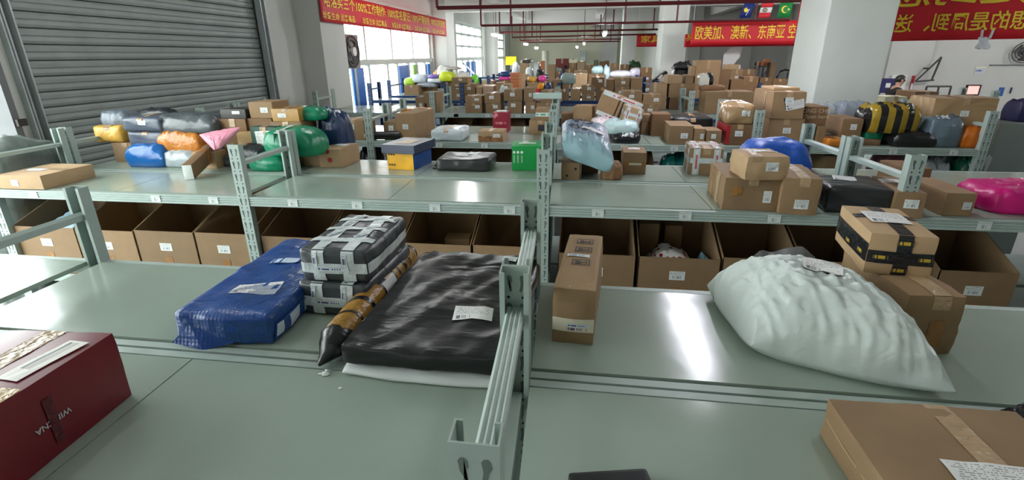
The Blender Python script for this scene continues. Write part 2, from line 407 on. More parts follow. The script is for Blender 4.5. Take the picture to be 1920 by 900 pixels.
rack("pale grey metal rack directly behind the nearest one, holding the big white bag", 1.236, 1.90, rackm, 0, 4, panels=1)
rack('pale grey metal rack across the first aisle, open cartons on its lower shelf', 3.0, 3.67, rackm, 0, 4,
     shelf_labels=((60, 362), (291, 372), (399, 374), (548, 380), (669, 384), (815, 389), (955, 393), (1121, 401), (1285, 406), (1452, 411), (1846, 425)))
rack('pale grey metal rack back to back with the one above the open cartons', 3.69, 4.35, rackm, 0, 4)
rack('pale grey metal rack across the second aisle, white wrapped flat parcel on it', 5.36, 6.02, rackm, 0, 4,
     shelf_labels=((823, 267), (908, 268), (1171, 272), (1265, 273), (1676, 281), (1790, 281), (690, 264)))
rack('pale grey metal rack back to back behind the flat white parcel', 6.04, 6.70, rackm, 0, 4)
rack('pale grey metal rack carrying the row of paired brown cartons', 8.2, 8.86, rackm, 0, 5,
     shelf_labels=((855, 217), (914, 217), (971, 217), (855, 217)), panels=2)
rack('pale grey metal rack behind the row of paired brown cartons', 8.88, 9.54, rackm, 0, 3)
for y, t in ((10.7, 'navy metal rack in front of the window side pile of bags'), (12.0, 'navy metal rack under the grey and lime bags'), (14.6, 'navy metal rack in the middle of the hall'), (17.2, 'navy metal rack past the tall grey bag'), (19.8, 'navy metal rack near the second window'), (22.6, 'navy metal rack near the third window'), (25.6, 'navy metal rack farthest back, in front of the back wall')):
    rack(t, y, y + (.66 if y < 11 else 1.2), navym, 0, 3 if y < 20 else 2, panels=1, zt=1.6)

# ================================================================ cartons
PLACED = []
def rbox(p, hx, hy, hz, r):                     # push a point of a box onto its rounded version
    c = Vector((max(-hx + r, min(hx - r, p.x)), max(-hy + r, min(hy - r, p.y)), max(-hz + r, min(hz - r, p.z))))
    d = p - c
    return c + d.normalized() * r if d.length > r * .5 and d.length > 0 else p
class Carton:
    def __init__(s_, name, w, d, h, seed=0, r=.004, dent=.004, bulge=.004, n=6, sag=0):
        s_.w, s_.d, s_.h, s_.r, s_.dent, s_.bulge, s_.seed, s_.n, s_.name, s_.sag = w, d, h, r, dent, bulge, seed, n, name, sag
        q = random.Random(seed); s_.sk = [q.uniform(-1, 1) for _ in range(4)]
    def deform(s_, p, off=0):                   # p in box coordinates (base centre at the origin)
        q = Vector((p.x, p.y, p.z - s_.h / 2))
        hx, hy, hz = s_.w / 2, s_.d / 2, s_.h / 2
        q = rbox(q, hx, hy, hz, s_.r)
        u, v, w_ = q.x / hx, q.y / hy, q.z / hz
        nrm = Vector((u if abs(u) > .985 else 0, v if abs(v) > .985 else 0, w_ if abs(w_) > .985 else 0))
        k = noise.noise(q * (3 / max(.2, s_.w)) + Vector((s_.seed * 7.1, 0, 0)))
        k2 = noise.noise(q * (11 / max(.2, s_.w)) + Vector((0, s_.seed * 3.3, 0)))
        b = (1 - u * u) * (1 - v * v) * s_.bulge if w_ > .9 else 0
        q = q + nrm * ((k * 1.0 + k2 * .5) * s_.dent) + Vector((0, 0, b))
        if abs(v) > .9 and abs(w_) < .9: q.y += math.copysign((1 - u * u) * (1 - w_ * w_) * s_.bulge, v)
        if abs(u) > .9 and abs(w_) < .9: q.x += math.copysign((1 - v * v) * (1 - w_ * w_) * s_.bulge, u)
        q.x += s_.sk[0] * .006 * (w_ + 1) * s_.w; q.y += s_.sk[1] * .004 * (w_ + 1) * s_.d
        q.z = max(q.z + hz, 0 if w_ < -.5 else -9)
        if w_ < -.9: q.z = max(q.z, 0)
        return q
    def body(s_, m, parent=None):
        bm = bmesh.new(); n = s_.n
        bmesh.ops.create_cube(bm, size=1)
        if n > 1: bmesh.ops.subdivide_edges(bm, edges=bm.edges[:], cuts=n - 1, use_grid_fill=True)
        hx, hy, hz = s_.w / 2, s_.d / 2, s_.h / 2
        for v in bm.verts:
            q = Vector((v.co.x * s_.w, v.co.y * s_.d, v.co.z * s_.h))
            if s_.r > .006 and n > 2:           # crowd the grid to the edges so the rounding has faces
                for i, hh in ((0, hx), (1, hy), (2, hz)):
                    t = q[i] / hh
                    if abs(t) < .999: q[i] = hh * (abs(t) / ((n - 2) / n)) * (1 - s_.r / hh) * (1 if t > 0 else -1) if abs(t) > 1e-6 else 0
                    if abs(q[i]) > hh: q[i] = math.copysign(hh, q[i])
            v.co = s_.deform(q + Vector((0, 0, hz)))
        mb = MB(); mb.bm = bm
        return mb.build(s_.name, parent, m, smooth=34 if s_.r < .012 else 180)
    def surf(s_, face, u, v, off=.0015):        # point on a face, u,v in -1..1 ; F front, T top, L left, R right, B back
        w, d, h = s_.w / 2, s_.d / 2, s_.h
        e = 1 - 1e-3
        if face == 'F': q, nn = Vector((u * w * e, -d, (v * e + 1) / 2 * h)), Vector((0, -1, 0))
        elif face == 'B': q, nn = Vector((-u * w * e, d, (v * e + 1) / 2 * h)), Vector((0, 1, 0))
        elif face == 'T': q, nn = Vector((u * w * e, v * d * e, h)), Vector((0, 0, 1))
        elif face == 'L': q, nn = Vector((-w, -u * d * e, (v * e + 1) / 2 * h)), Vector((-1, 0, 0))
        else: q, nn = Vector((w, u * d * e, (v * e + 1) / 2 * h)), Vector((1, 0, 0))
        return s_.deform(q) + nn * off
    def dims(s_, face): return {'F': (s_.w, s_.h), 'B': (s_.w, s_.h), 'T': (s_.w, s_.d)}.get(face, (s_.d, s_.h))
    def patch(s_, face, u, v, w, h, rot=0, m=None, name='label', parent=None, n=4, off=.0022, uvfit=True):
        fw, fh = s_.dims(face); b = MB(); l = b.bm.loops.layers.uv.verify(); c, sn = math.cos(rot), math.sin(rot)
        g = {}
        for i in range(n + 1):
            for j in range(n + 1):
                a, e = (i / n - .5) * w, (j / n - .5) * h
                uu = u + (a * c - e * sn) * 2 / fw; vv = v + (a * sn + e * c) * 2 / fh
                g[i, j] = b.bm.verts.new(s_.surf(face, max(-1, min(1, uu)), max(-1, min(1, vv)), off))
        i0 = b.mi(m)
        for i in range(n):
            for j in range(n):
                try: f = b.bm.faces.new((g[i, j], g[i + 1, j], g[i + 1, j + 1], g[i, j + 1]))
                except ValueError: continue
                f.material_index = i0
                for lp, (x, y) in zip(f.loops, ((i, j), (i + 1, j), (i + 1, j + 1), (i, j + 1))): lp[l].uv = (x / n, y / n)
        return b.build(name, parent, m)
    def band(s_, faces, at, w, m, name='tape', parent=None, off=.0018, n=8):
        # a strip running round the listed faces; at = offset across, in -1..1 of the carton's width ('v') or height ('h') or depth ('d')
        b = MB()
        kind, t = at
        for fc, lo, hi in faces:
            fw, fh = s_.dims(fc); prev = None
            for k in range(n + 1):
                q = lo + (hi - lo) * k / n
                if kind == 'h': pts = [(q, t - w / fh), (q, t + w / fh)]
                else: pts = [(t - w / fw, q), (t + w / fw, q)]
                vs = [b.bm.verts.new(s_.surf(fc, max(-1, min(1, x)), max(-1, min(1, y)), off)) for x, y in pts]
                if prev:
                    b.bm.faces.new((prev[0], prev[1], vs[1], vs[0]))
                prev = vs
        b.mi(m)
        return b.build(name, parent, m)
def cartonobj(name, label, cat, w, d, h, loc, rotz, m, seed, parts=(), r=.004, dent=.003, bulge=.004, n=6, group=None, tilt=None, reg=True):
    c = Carton(name, w, d, h, seed, r, dent, bulge, n)
    o = c.body(m); o.location = loc; o.rotation_euler = (tilt[0] if tilt else 0, tilt[1] if tilt else 0, rotz)
    tag(o, label, cat, group)
    for p in parts:
        k = p[0]
        if k == 'L': c.patch(*p[1:6], rot=p[6] if len(p) > 6 else 0, m=lab, parent=o, n=2)
        elif k == 'W': c.patch(*p[1:6], rot=p[6] if len(p) > 6 else 0, m=bill, name='waybill', parent=o, n=4)
        elif k == 'P': c.patch(*p[1:6], rot=0, m=p[6], name=p[7] if len(p) > 7 else 'printed_patch', parent=o, n=4)
        elif k == 'TT': c.band((('T', -1, 1), ('F', 1, .55)), ('v', p[1] if len(p) > 1 else 0), p[2] if len(p) > 2 else .055, p[3] if len(p) > 3 else cleart, parent=o)
        elif k == 'TH': c.band((('T', -1, 1), ('R', 1, .6), ('L', 1, .6)), ('h', 0), .055, p[1] if len(p) > 1 else cleart, parent=o)
        elif k == 'band': c.band(p[1], p[2], p[3], p[4], parent=o, name=p[5] if len(p) > 5 else 'tape')
        elif k == 'txt':                         # printing on the front face
            _, body, fc, u, v, size, rot, mm = p
            q = c.surf(fc, u, v, .002)
            R = {'F': Matrix.Rotation(H, 4, 'X'), 'T': Matrix.Identity(4), 'L': Matrix.Rotation(-H, 4, 'Z') @ Matrix.Rotation(H, 4, 'X'), 'R': Matrix.Rotation(H, 4, 'Z') @ Matrix.Rotation(H, 4, 'X')}[fc]
            text_mesh(body, mm, size, 'printing', o, Matrix.Translation(q) @ R @ Matrix.Rotation(rot, 4, 'Z'), ext=.0008)
    if reg: PLACED.append((o, loc, w, d, h, rotz))
    return o, c
def support(x, y, znom, hx=.05):                # top of what lies under a point, nearest to a wished height
    best = ZS
    for o, l, w, d, h, rz in PLACED:
        q = Matrix.Rotation(-rz, 3, 'Z') @ (Vector((x, y, 0)) - Vector((l[0], l[1], 0)))
        if abs(q.x) < w / 2 + hx * .3 and abs(q.y) < d / 2 + .02:
            t = l[2] + h
            if abs(t - znom) < abs(best - znom): best = t
    return best
def carton(label, A, B, top, depth, z=ZS, m=None, name='cardboard_carton', cat='box', parts=(('L', 'F', .1, .2, .07, .05),), seed=None, **kw):
    a, b = atz(A, z), atz(B, z); d = b - a; w = d.length; rz = math.atan2(d.y, d.x)
    h = z_at((a.x, a.y), top) - z
    c = (a + b) / 2 + Vector((-math.sin(rz), math.cos(rz), 0)) * depth / 2
    seed = seed if seed is not None else len(PLACED) + 1
    o, cc = cartonobj(name, label, cat, w, depth, h, (c.x, c.y, z + .0005), rz, m or kraft, seed, parts, **kw)
    cc.o = o; cc.top = z + .0005 + h
    return cc
def fbox(label, x0, x1, yt, yb, Y, depth=.3, m=None, name='cardboard_carton', cat='box', lb=True, rz=0, seed=None, parts=(), on=None, n=3, **kw):
    # a carton whose front stands at distance Y
    ym = (yt + yb) / 2; a, b = atY((x0, ym), Y), atY((x1, ym), Y); w = b.x - a.x; cx = (a.x + b.x) / 2
    zn = atY(((x0 + x1) / 2, yb), Y).z; z = (support(cx, Y + .06, zn) if on is None else on) + .0005
    h = max(.03, z_at((cx, Y), yt) - z); seed = seed or len(PLACED) + 1
    q = random.Random(seed)
    ps = list(parts)
    if lb: ps.append(('L', 'F', q.uniform(-.3, .5), q.uniform(-.1, .4), min(.075, w * .3), min(.055, h * .32)))
    if w > .24: ps.append(('TT', 0))
    o, c = cartonobj(name, label, cat, w, depth, h, (cx, Y + depth / 2, z), rz, m or kraft, seed, ps, n=n, **kw)
    c.top = z + h; c.o = o
    return c

# ================================================================ bags
def pillow(name, quad, h, m, seed=0, res=24, p=3.0, q=.55, rim=.3, wr=.05, lump=.16, parent=None, wf=9, bow=.03, loc=None, rc=.15, drape=0, jit=.03, zc=None, fold=0):
    """closed plastic bag: four rim corners (world xy, counter-clockwise from front left), height h above loc.z"""
    c = sum((Vector((a[0], a[1], 0)) for a in quad), Vector()) / 4
    b = MB(); top, bot = {}, {}
    Q = [Vector((a[0], a[1], 0)) - c for a in quad]
    for i in range(res + 1):
        for j in range(res + 1):
            u, v = math.sin((i / res - .5) * math.pi), math.sin((j / res - .5) * math.pi)
            uu = u * (1 - bow * (1 - v * v)) * math.sqrt(1 - rc * v * v / 2); vv = v * (1 - bow * (1 - u * u)) * math.sqrt(1 - rc * u * u / 2)
            jj = 1 + jit * noise.noise(Vector((u * 2.3, v * 2.3, seed * 2.7 + 9))); uu *= jj; vv *= jj
            xy = Q[0] * ((1 - uu) * (1 - vv) / 4) + Q[1] * ((1 + uu) * (1 - vv) / 4) + Q[2] * ((1 + uu) * (1 + vv) / 4) + Q[3] * ((1 - uu) * (1 + vv) / 4)
            t = (max(0, 1 - abs(u) ** p) * max(0, 1 - abs(v) ** p)) ** q
            P = Vector((u * 1.7, v * 1.7, seed * 5.3))
            big = noise.noise(P)
            n2 = 1 - abs(noise.noise(Vector((u * wf * .55 + 1.5 * big, v * wf, seed * 3.1)))) * 2
            n3 = noise.noise(Vector((u * wf * 2.3, v * wf * 1.6, seed)))
            z = rim * h * (.82 + .18 * abs(u * v)) + (h - rim * h) * t * (1 + lump * big) + (n2 * .6 + n3 * .5) * wr * h * (.25 + t)
            zb = rim * h * (.82 + .18 * abs(u * v)) * (1 - min(1, t * 2.2)) + .0
            z = max(z, zb + .001)
            if drape: dz = drape * max(abs(u), abs(v)) ** 3 * (.5 - .5 * v); z -= dz; zb -= dz
            if fold:
                f1 = 1 - 2 * abs(noise.noise(Vector((u * 7 + .8 * big, v * 1.1, seed + 4)))); f2 = 1 - 2 * abs(noise.noise(Vector((u * 2 + v * 9, v * 2 - u, seed + 8))))
                z += fold * t ** .4 * (max(0, f1) ** 2 * (.6 - .4 * v) + .5 * max(0, f2) ** 2)
            if zc: dz = zc[0] * (1 - uu) * (1 - vv) / 4 + zc[1] * (1 + uu) * (1 - vv) / 4 + zc[2] * (1 + uu) * (1 + vv) / 4 + zc[3] * (1 - uu) * (1 + vv) / 4; z += dz; zb += dz
            edge = i in (0, res) or j in (0, res)
            top[i, j] = b.bm.verts.new((xy.x, xy.y, z))
            bot[i, j] = top[i, j] if edge else b.bm.verts.new((xy.x, xy.y, zb))
    for i in range(res):
        for j in range(res):
            b.bm.faces.new((top[i, j], top[i + 1, j], top[i + 1, j + 1], top[i, j + 1]))
            f = [bot[i, j], bot[i, j + 1], bot[i + 1, j + 1], bot[i + 1, j]]
            if len(set(f)) == 4:
                try: b.bm.faces.new(f)
                except ValueError: pass
    o = b.build(name, parent, m, smooth=180)
    o.location = (c.x, c.y, loc if loc is not None else ZS + .0005)
    return o
def onbag(o, p0, w, h, rot, m, name='waybill', n=6, lift=.003):   # a label lying on the top of a bag at local xy
    me = o.data; b = MB(); l = b.bm.loops.layers.uv.verify(); g = {}
    from mathutils.bvhtree import BVHTree
    tree = BVHTree.FromPolygons([v.co for v in me.vertices], [f.vertices for f in me.polygons])
    for i in range(n + 1):
        for j in range(n + 1):
            a, e = (i / n - .5) * w, (j / n - .5) * h
            x = p0[0] + a * math.cos(rot) - e * math.sin(rot); y = p0[1] + a * math.sin(rot) + e * math.cos(rot)
            hit = tree.ray_cast(Vector((x, y, 3)), Vector((0, 0, -1)))
            zz = hit[0].z if hit[0] else g.get('last', 0)
            g['last'] = zz; g[i, j] = b.bm.verts.new((x, y, zz + lift))
    b.mi(m)
    for i in range(n):
        for j in range(n):
            f = b.bm.faces.new((g[i, j], g[i + 1, j], g[i + 1, j + 1], g[i, j + 1]))
            for lp, (x, y) in zip(f.loops, ((i, j), (i + 1, j), (i + 1, j + 1), (i, j + 1))): lp[l].uv = (x / n, y / n)
    return b.build(name, o, m, smooth=180)
def plastic(name, col, rough=.3, b=.35, na=.05):     # poly film with creases
    if name in MATS: return MATS[name]
    m = mat(name, col, rough, noise_amt=na, noise_scale=6); nt = m.node_tree; N = nt.nodes; L = nt.links
    tc = N.new('ShaderNodeTexCoord'); mp = N.new('ShaderNodeMapping'); q = random.Random(name); mp.inputs['Rotation'].default_value = (0, 0, q.uniform(-.9, .9)); mp.inputs['Scale'].default_value = (2.2, 6.5, 4)
    L.new(tc.outputs['Object'], mp.inputs[0]); h = None
    for sc_, st, ty in ((1.5, min(1, b * 1.5), 'RIDGED_MULTIFRACTAL'), (5.0, b * .7, 'FBM')):
        n = N.new('ShaderNodeTexNoise'); n.noise_type = ty; n.inputs['Scale'].default_value = sc_; n.inputs['Detail'].default_value = 4; n.inputs['Distortion'].default_value = .6
        L.new(mp.outputs[0], n.inputs['Vector'])
        bp = N.new('ShaderNodeBump'); bp.inputs['Strength'].default_value = st; bp.inputs['Distance'].default_value = .012 if ty == 'FBM' else .03
        L.new(n.outputs[0], bp.inputs['Height'])
        if h: L.new(h, bp.inputs['Normal'])
        h = bp.outputs[0]
    L.new(h, N['Principled BSDF'].inputs['Normal']); return m
def bag(label, x0, x1, yt, yb, Y, depth, m, cat='bag', name='plastic_mailer', seed=None, rz=0, z=None, lb=None, res=22, tilt=None, **kw):
    kw = dict(dict(p=4, q=.5, rim=.38, rc=.6, lump=.16, jit=.07, fold=.016, wr=.12), **kw)
    ym = (yt + yb) / 2; a, b = atY((x0, ym), Y + depth * .4), atY((x1, ym), Y + depth * .4); w = (b.x - a.x); cx = (a.x + b.x) / 2
    zn = atY(((x0 + x1) / 2, yb), Y).z if z is None else z
    zz = (support(cx, Y + depth * .5, zn) if z is None else z) + .001
    h = max(.04, z_at((cx, Y + depth * .5), yt) - zz); seed = seed or len(PLACED) + 1
    R = Matrix.Rotation(rz, 2); q = []
    for sx, sy in ((-1, -1), (1, -1), (1, 1), (-1, 1)):
        v = R @ Vector((sx * w / 2, sy * depth / 2)); q.append((cx + v.x, Y + depth / 2 + v.y))
    o = pillow(name, q, h, m, seed, res=res, loc=zz, **kw); tag(o, label, cat)
    if tilt: o.rotation_euler = (*tilt, 0)
    if lb: onbag(o, (lb[0] * w / 2, lb[1] * depth / 2), lb[2], lb[3], lb[4] if len(lb) > 4 else 0, lab, 'label', 3)
    PLACED.append((o, (cx, Y + depth / 2, zz), w, depth, h * .85, rz))
    return o
# ================================================================ nearest racks: what lies on them
mar = mat('maroon_card', s(112, 22, 34), .32, noise_amt=.06, noise_scale=14, spec=.5)
silver = mat('silver_print', s(205, 205, 210), .4)
# red box at the left edge; its long face looks to the right
o, c = cartonobj('gift_carton', 'dark red carton with upside-down silver lettering at the lower left corner', 'box', .30, .46, .197, (-1.228 - .15 + .017, 1.006 - .23 - .011, ZS + .0005), math.radians(4.2), mar, 3, r=.003, dent=.002, bulge=.003)
c.patch('T', .62, .42, .06, .17, -.12, labelmat('shipping_print', s(226, 222, 214), (.2, .75, .25, .95), False, (.1, .1, .1), 30), 'label', o)
c.band((('T', -1, 1), ('B', 1, .4)), ('v', -.05), .06, cleart, parent=o)
c.patch('T', .62, -.28, .12, .1, 0, mat('kraft_patch', s(206, 176, 128), .3, bump=.4, bump_scale=60), 'tape', o)
q = c.surf('R', .0, -.12, .0015); q.y = .018; q.z = .088
text_mesh('WINCNA', silver, .021, 'lettering', o, Matrix.Translation(q) @ Matrix.Rotation(H, 4, 'Z') @ Matrix.Rotation(H, 4, 'X') @ Matrix.Rotation(math.pi, 4, 'Z'), ext=.0005)
c.patch('R', .08, -.1, .022, .12, 0, mat('red_clear_tape', s(84, 20, 30), .12, bump=.5, bump_scale=60), 'tape', o)
# blue wrapped mailer
bluem = plastic('blue_mailer', s(28, 70, 138), .28, .5)
cc = carton('blue plastic wrapped flat parcel with quilted skin and a white waybill', (334, 641), (511, 650), 586, .70, m=bluem, name='wrapped_parcel', cat='parcel', parts=(), r=.014, dent=.012, bulge=.010, n=18)
o = cc.o
cc.patch('T', .12, -.50, .16, .085, .12, bill, 'waybill', o); cc.patch('T', .8, -.05, .07, .05, .1, lab, 'label', o)
cc.patch('F', .1, .0, .3, .07, 0, film('clear_wrap_blue', s(60, 100, 160), .35), 'tape', o)
cc.patch('T', .55, -.1, .16, .5, -.35, film('clear_wrap_blue', (1, 1, 1), .35), 'tape', o)
cc.patch('T', -.05, .22, .12, .07, .12, labelmat('white_line_print', s(28, 70, 138), (.05, .95, .1, .75), False, s(200, 215, 235), 12), 'printed_lines', o, off=.003)
cc.patch('R', -.45, -.25, .34, .06, 0, labelmat('white_blot_print', s(28, 70, 138), (.02, .98, .15, .9), False, s(200, 215, 235), 9), 'printed_letters', o, n=8, off=.004)
cc.patch('T', .86, .12, .05, .03, .1, ink, 'ink_scrawl', o, off=.0045) if False else None
nt = bluem.node_tree; N = nt.nodes; vo = N.new('ShaderNodeTexVoronoi'); vo.inputs['Scale'].default_value = 75; vo.inputs['Randomness'].default_value = 0; tc = N.new('ShaderNodeTexCoord'); nt.links.new(tc.outputs['Object'], vo.inputs['Vector'])
bp = N.new('ShaderNodeBump'); bp.inputs['Strength'].default_value = .35; bp.inputs['Distance'].default_value = .004; nt.links.new(vo.outputs['Distance'], bp.inputs['Height'])
b0 = N['Principled BSDF'].inputs['Normal']; nt.links.new(b0.links[0].from_socket, bp.inputs['Normal']); nt.links.new(bp.outputs[0], b0)
for fx in (-.95,):                                # folded plastic ear at the front left corner
    q = cc.surf('F', fx, -.6, 0); b = MB(); b.poly([q + Vector((.05, -.002, .05)), q + Vector((-.012, -.02, -.012)), q + Vector((.10, -.03, -.028))]); b.poly([q + Vector((.05, -.002, .05)), q + Vector((.10, -.03, -.028)), q + Vector((.2, -.004, -.01))]); b.build('folded_ear', o, bluem)
# two strapped soft packs, one on the other
dgm = plastic('dark_grey_poly', s(66, 70, 74), .3, .4)
stripe = labelmat('printed_tape', s(206, 216, 220), (.05, .95, .3, .62), True, s(40, 44, 110), 26)
def strapped(label, A, B, top, dep, z):
    cc = carton(label, A, B, top, dep, z=z, m=dgm, name='strapped_parcel', cat='parcel', parts=(), r=.014, dent=.006, bulge=.006, n=16)
    o = cc.o
    for t in (-.42, .45):
        cc.band((('F', -1, 1), ('T', -1, 1)), ('v', t), .045, whtape, parent=o, off=.003, n=14)
    cc.band((('F', -1, 1), ('R', -1, 1), ('L', -1, 1)), ('h', -.1), .038, whtape, parent=o, off=.0035, n=14)
    for v in (-.55, .05, .6):
        cc.patch('T', 0, v, cc.w * .96, .036, 0, whtape, 'tape', o, n=10, off=.0035)
    for t in (-.5, .37): cc.patch('F', t, .4, .016, cc.h * .55, 0, stripe, 'printed_strip', o, n=3, off=.0055)
    cc.patch('F', -.02, -.1, .12, .016, 0, stripe, 'printed_strip', o, n=3, off=.0065)
    for u, v in ((-.35, .75), (-.42, .3), (.4, .62), (.5, .1), (.45, -.35), (-.45, -.3)): cc.patch('T', u, v, .06, .018, .6 if u > 0 else 1.2, stripe, 'printed_strip', o, n=3, off=.0065)
    return cc
lo = strapped('lower grey soft pack bound with white printed tape', (567, 587), (693, 597), 528, .43, ZS)
up = strapped('upper grey soft pack bound with white printed tape, on its twin', (569, 526), (694, 532), 466, .41, lo.top)
# white bubble mailer and the big black mailer on it
whm = plastic('white_bubble', s(222, 226, 226), .4, .3)
wq = [(-.70, 1.158), (-.172, 1.148), (-.19, 1.72), (-.68, 1.72)]
o = pillow('bubble_mailer', wq, .036, whm, 4, res=40, p=8, q=.5, rim=.25, wr=.05, lump=.05, bow=.01)
tag(o, 'white bubble mailer sticking out under the big black parcel', 'mailer')
blk = plastic('black_poly', (.009, .0095, .0105), .3, .36)
cc = Carton('black_mailer', .50, .76, .058, 11, .008, .008, .006, 26)
o = cc.body(blk); o.location = (-.432, 1.552, ZS + .036); o.rotation_euler.z = math.radians(-1.2)
# long creases in the black plastic
for v in o.data.vertices:
    if v.co.z > .03:
        k = 1 - abs(noise.noise(Vector((v.co.x * 9 - v.co.y * 5, (v.co.y + v.co.x) * 1.6, 2)))) * 2
        v.co.z += .010 * k * k * (1 if k > 0 else -.3)
tag(o, 'large black plastic parcel lying on a white bubble mailer', 'parcel')
onbag(o, (.095, -.15), .125, .078, .12, bill, 'waybill', 4); onbag(o, (.13, .33), .06, .04, -.1, lab, 'label', 3)
PLACED.append((o, (-.432, 1.552, ZS + .036), .5, .76, .058, 0))
# taped tube
tube = empty('postal_tube', (-.765, 1.62, ZS + .0515), math.radians(2.0))
m = MB(); R = .05
m.tube([(.0, -.34, 0), (0, -.335, 0), (0, .35, 0), (0, .355, 0)], [R * .96, R, R, R * .96], mat('ochre_tape', s(158, 116, 46), .28, noise_amt=.15, noise_scale=18, bump=.4, bump_scale=40), 20); m.build('tube_body', tube, smooth=40)
for y, wd in ((-.26, .006), (-.16, .012), (-.03, .016), (.0, .012), (.08, .006), (.13, .005), (.2, .012), (.26, .005), (.345, .008)):
    yy = lambda k: y + .02 * math.sin(k * 2 * math.pi / 24)
    b = MB(); P = []
    for k in range(24):
        a = k * 2 * math.pi / 24
        P.append([b.bm.verts.new(((R + .0015) * math.cos(a), y + .018 * math.sin(a + 1) + e * wd, (R + .0015) * math.sin(a))) for e in (-1, 1)])
    for k in range(24): b.bm.faces.new((P[k][0], P[(k + 1) % 24][0], P[(k + 1) % 24][1], P[k][1]))
    b.build('tape_ring', tube, blktape, smooth=60)
m = MB(); pts = [(0, -.33, 0), (0.003, -.355, -.003), (-.003, -.378, -.012), (-.014, -.402, -.028), (-.026, -.425, -.040)]
m.tube(pts, [R * 1.03, R * 1.0, R * .8, R * .4, .006], None, 14); o = m.build('folded_end', tube, blk, smooth=30)
for v in o.data.vertices: v.co += noise.noise_vector(v.co * 40) * .006
b = MB(); 
for k in range(4): pass
onp = MB(); n = 5; g = {}
for i in range(n + 1):
    for j in range(2):
        a = -.15 + i / n * 1.0; g[i, j] = onp.bm.verts.new(((R + .003) * math.cos(a), -.02 + j * .11, (R + .003) * math.sin(a)))
for i in range(n): onp.bm.faces.new((g[i, 0], g[i + 1, 0], g[i + 1, 1], g[i, 1]))
onp.build('label', tube, paper)
tag(tube, 'long postal tube wrapped in yellow and black tape beside the black parcel', 'tube')
# white foam crumbs
foam = mat('foam_white', s(232, 236, 234), .8)
for i, (p, sz, t) in enumerate((((610, 703), .012, 'largest white foam crumb in front of the tube end'), ((601, 702), .007, 'small white foam crumb left of the largest crumb'), ((614, 696), .008, 'white foam crumb touching the rear of the largest crumb'), ((638, 729), .006, 'white foam crumb lying apart, nearest the viewer'))):
    b = MB(); bmesh.ops.create_icosphere(b.bm, subdivisions=1, radius=sz)
    for v in b.bm.verts: v.co = Vector((v.co.x * 1.2, v.co.y * .8, max(0, v.co.z * .5 + sz * .2))) + noise.noise_vector(v.co * 200 + Vector((i, 0, 0))) * sz * .4; v.co.z = max(0, v.co.z)
    a = atz(p); o = b.build('foam_crumb', m=foam, loc=(a.x, a.y, ZS + .0003)); tag(o, t, 'scrap', 'foam crumbs on the nearest rack')
# tall brown box right of the posts
cc = carton('brown carton with clear tape and fragile symbols right of the centre posts', (1034, 640), (1112, 648), 540, .515, m=kraft, name='fragile_carton', parts=(), bulge=.006, n=10)
o = cc.o
cc.band((('T', -1, 1), ('F', 1, -1)), ('v', 0), .13, film('clear_wrap', s(214, 180, 136), .25, .1), parent=o, n=12)
for v in (.62, .28, -.2):
    q = cc.surf('T', .05, v, .003); R4 = Matrix.Translation(q)
    b = MB(); w_, h_, t = .062, .05, .0035
    for a, e in (((-w_ / 2, -h_ / 2), (w_ / 2, -h_ / 2 + t)), ((-w_ / 2, h_ / 2 - t), (w_ / 2, h_ / 2)), ((-w_ / 2, -h_ / 2), (-w_ / 2 + t, h_ / 2)), ((w_ / 2 - t, -h_ / 2), (w_ / 2, h_ / 2))):
        b.box((a[0], a[1], 0), (e[0], e[1], .0008), ink, R4)
    # wine glass lying on its side / arrow
    b.box((.0, -.002, 0), (.018, .002, .0008), ink, R4); b.box((.017, -.012, 0), (.021, .012, .0008), ink, R4)
    b.poly([R4 @ Vector(p) for p in ((-.02, -.012, .0009), (-.008, -.012, .0009), (.002, 0, .0009), (-.008, .012, .0009), (-.02, .012, .0009))], ink)
    b.build('fragile_symbol', o, ink)
cc.patch('F', 0, -.28, .134, .048, 0, mat('cream_tape', s(222, 212, 190), .3), 'tape', o, off=.003)
cc.patch('F', .25, -.28, .075, .012, 0, stripe, 'printed_strip', o, off=.004); cc.patch('F', .25, -.42, .075, .012, 0, labelmat('small_print', s(222, 212, 190), (.02, .98, .1, .9), False, (.12, .1, .2), 30), 'printed_strip', o, off=.004)
cc.patch('T', -.15, .03, .08, .02, -.05, stripe, 'printed_strip', o, off=.004)
# long carton, black taped carton on it
b10 = carton('long brown carton on the near right rack under the black taped carton', (1675, 660), (1780, 665), 553, .39, m=kraft, parts=(('TT', .15, .05), ), dent=.004, n=10, bulge=.006)
b10.patch('T', -.55, .35, .05, .16, .1, bill, 'waybill', b10.o)
b10.patch('F', .2, -.25, .045, .09, 0, tapem, 'tape', b10.o)
a, e = atz((1618, 511), b10.top), atz((1742, 523), b10.top)
b11 = carton('tan carton crossed with black and yellow tape, on top of a long carton', (1617, 511), (1742, 523), 437, .33, z=b10.top, m=kraftl, name='taped_carton', parts=(), n=10, dent=.002)
o = b11.o
b11.band((('T', -1, 1), ('F', 1, -1)), ('v', .05), .042, blktape, parent=o, off=.002)
b11.band((('F', -1, 1), ('L', -1, 1), ('R', -1, 1)), ('h', -.12), .042, blktape, parent=o, off=.0028)
b11.band((('T', -1, 1), ('L', 1, -1), ('R', 1, -1)), ('h', .15), .042, blktape, parent=o, off=.0024)
ytx = labelmat('yellow_tape_print', (.012, .012, .014), (.05, .95, .2, .8), False, s(190, 160, 50), 14)
for fc, u, v in (('F', -.6, -.12), ('F', .75, -.12), ('F', .05, .62), ('F', .05, -.72), ('L', .7, -.12), ('L', 0, -.2)): b11.patch(fc, u, v, .045, .018, 0, ytx, 'printed_strip', o, off=.0038)
b11.patch('T', .0, .05, .12, .13, .0, bill, 'waybill', o, off=.004)
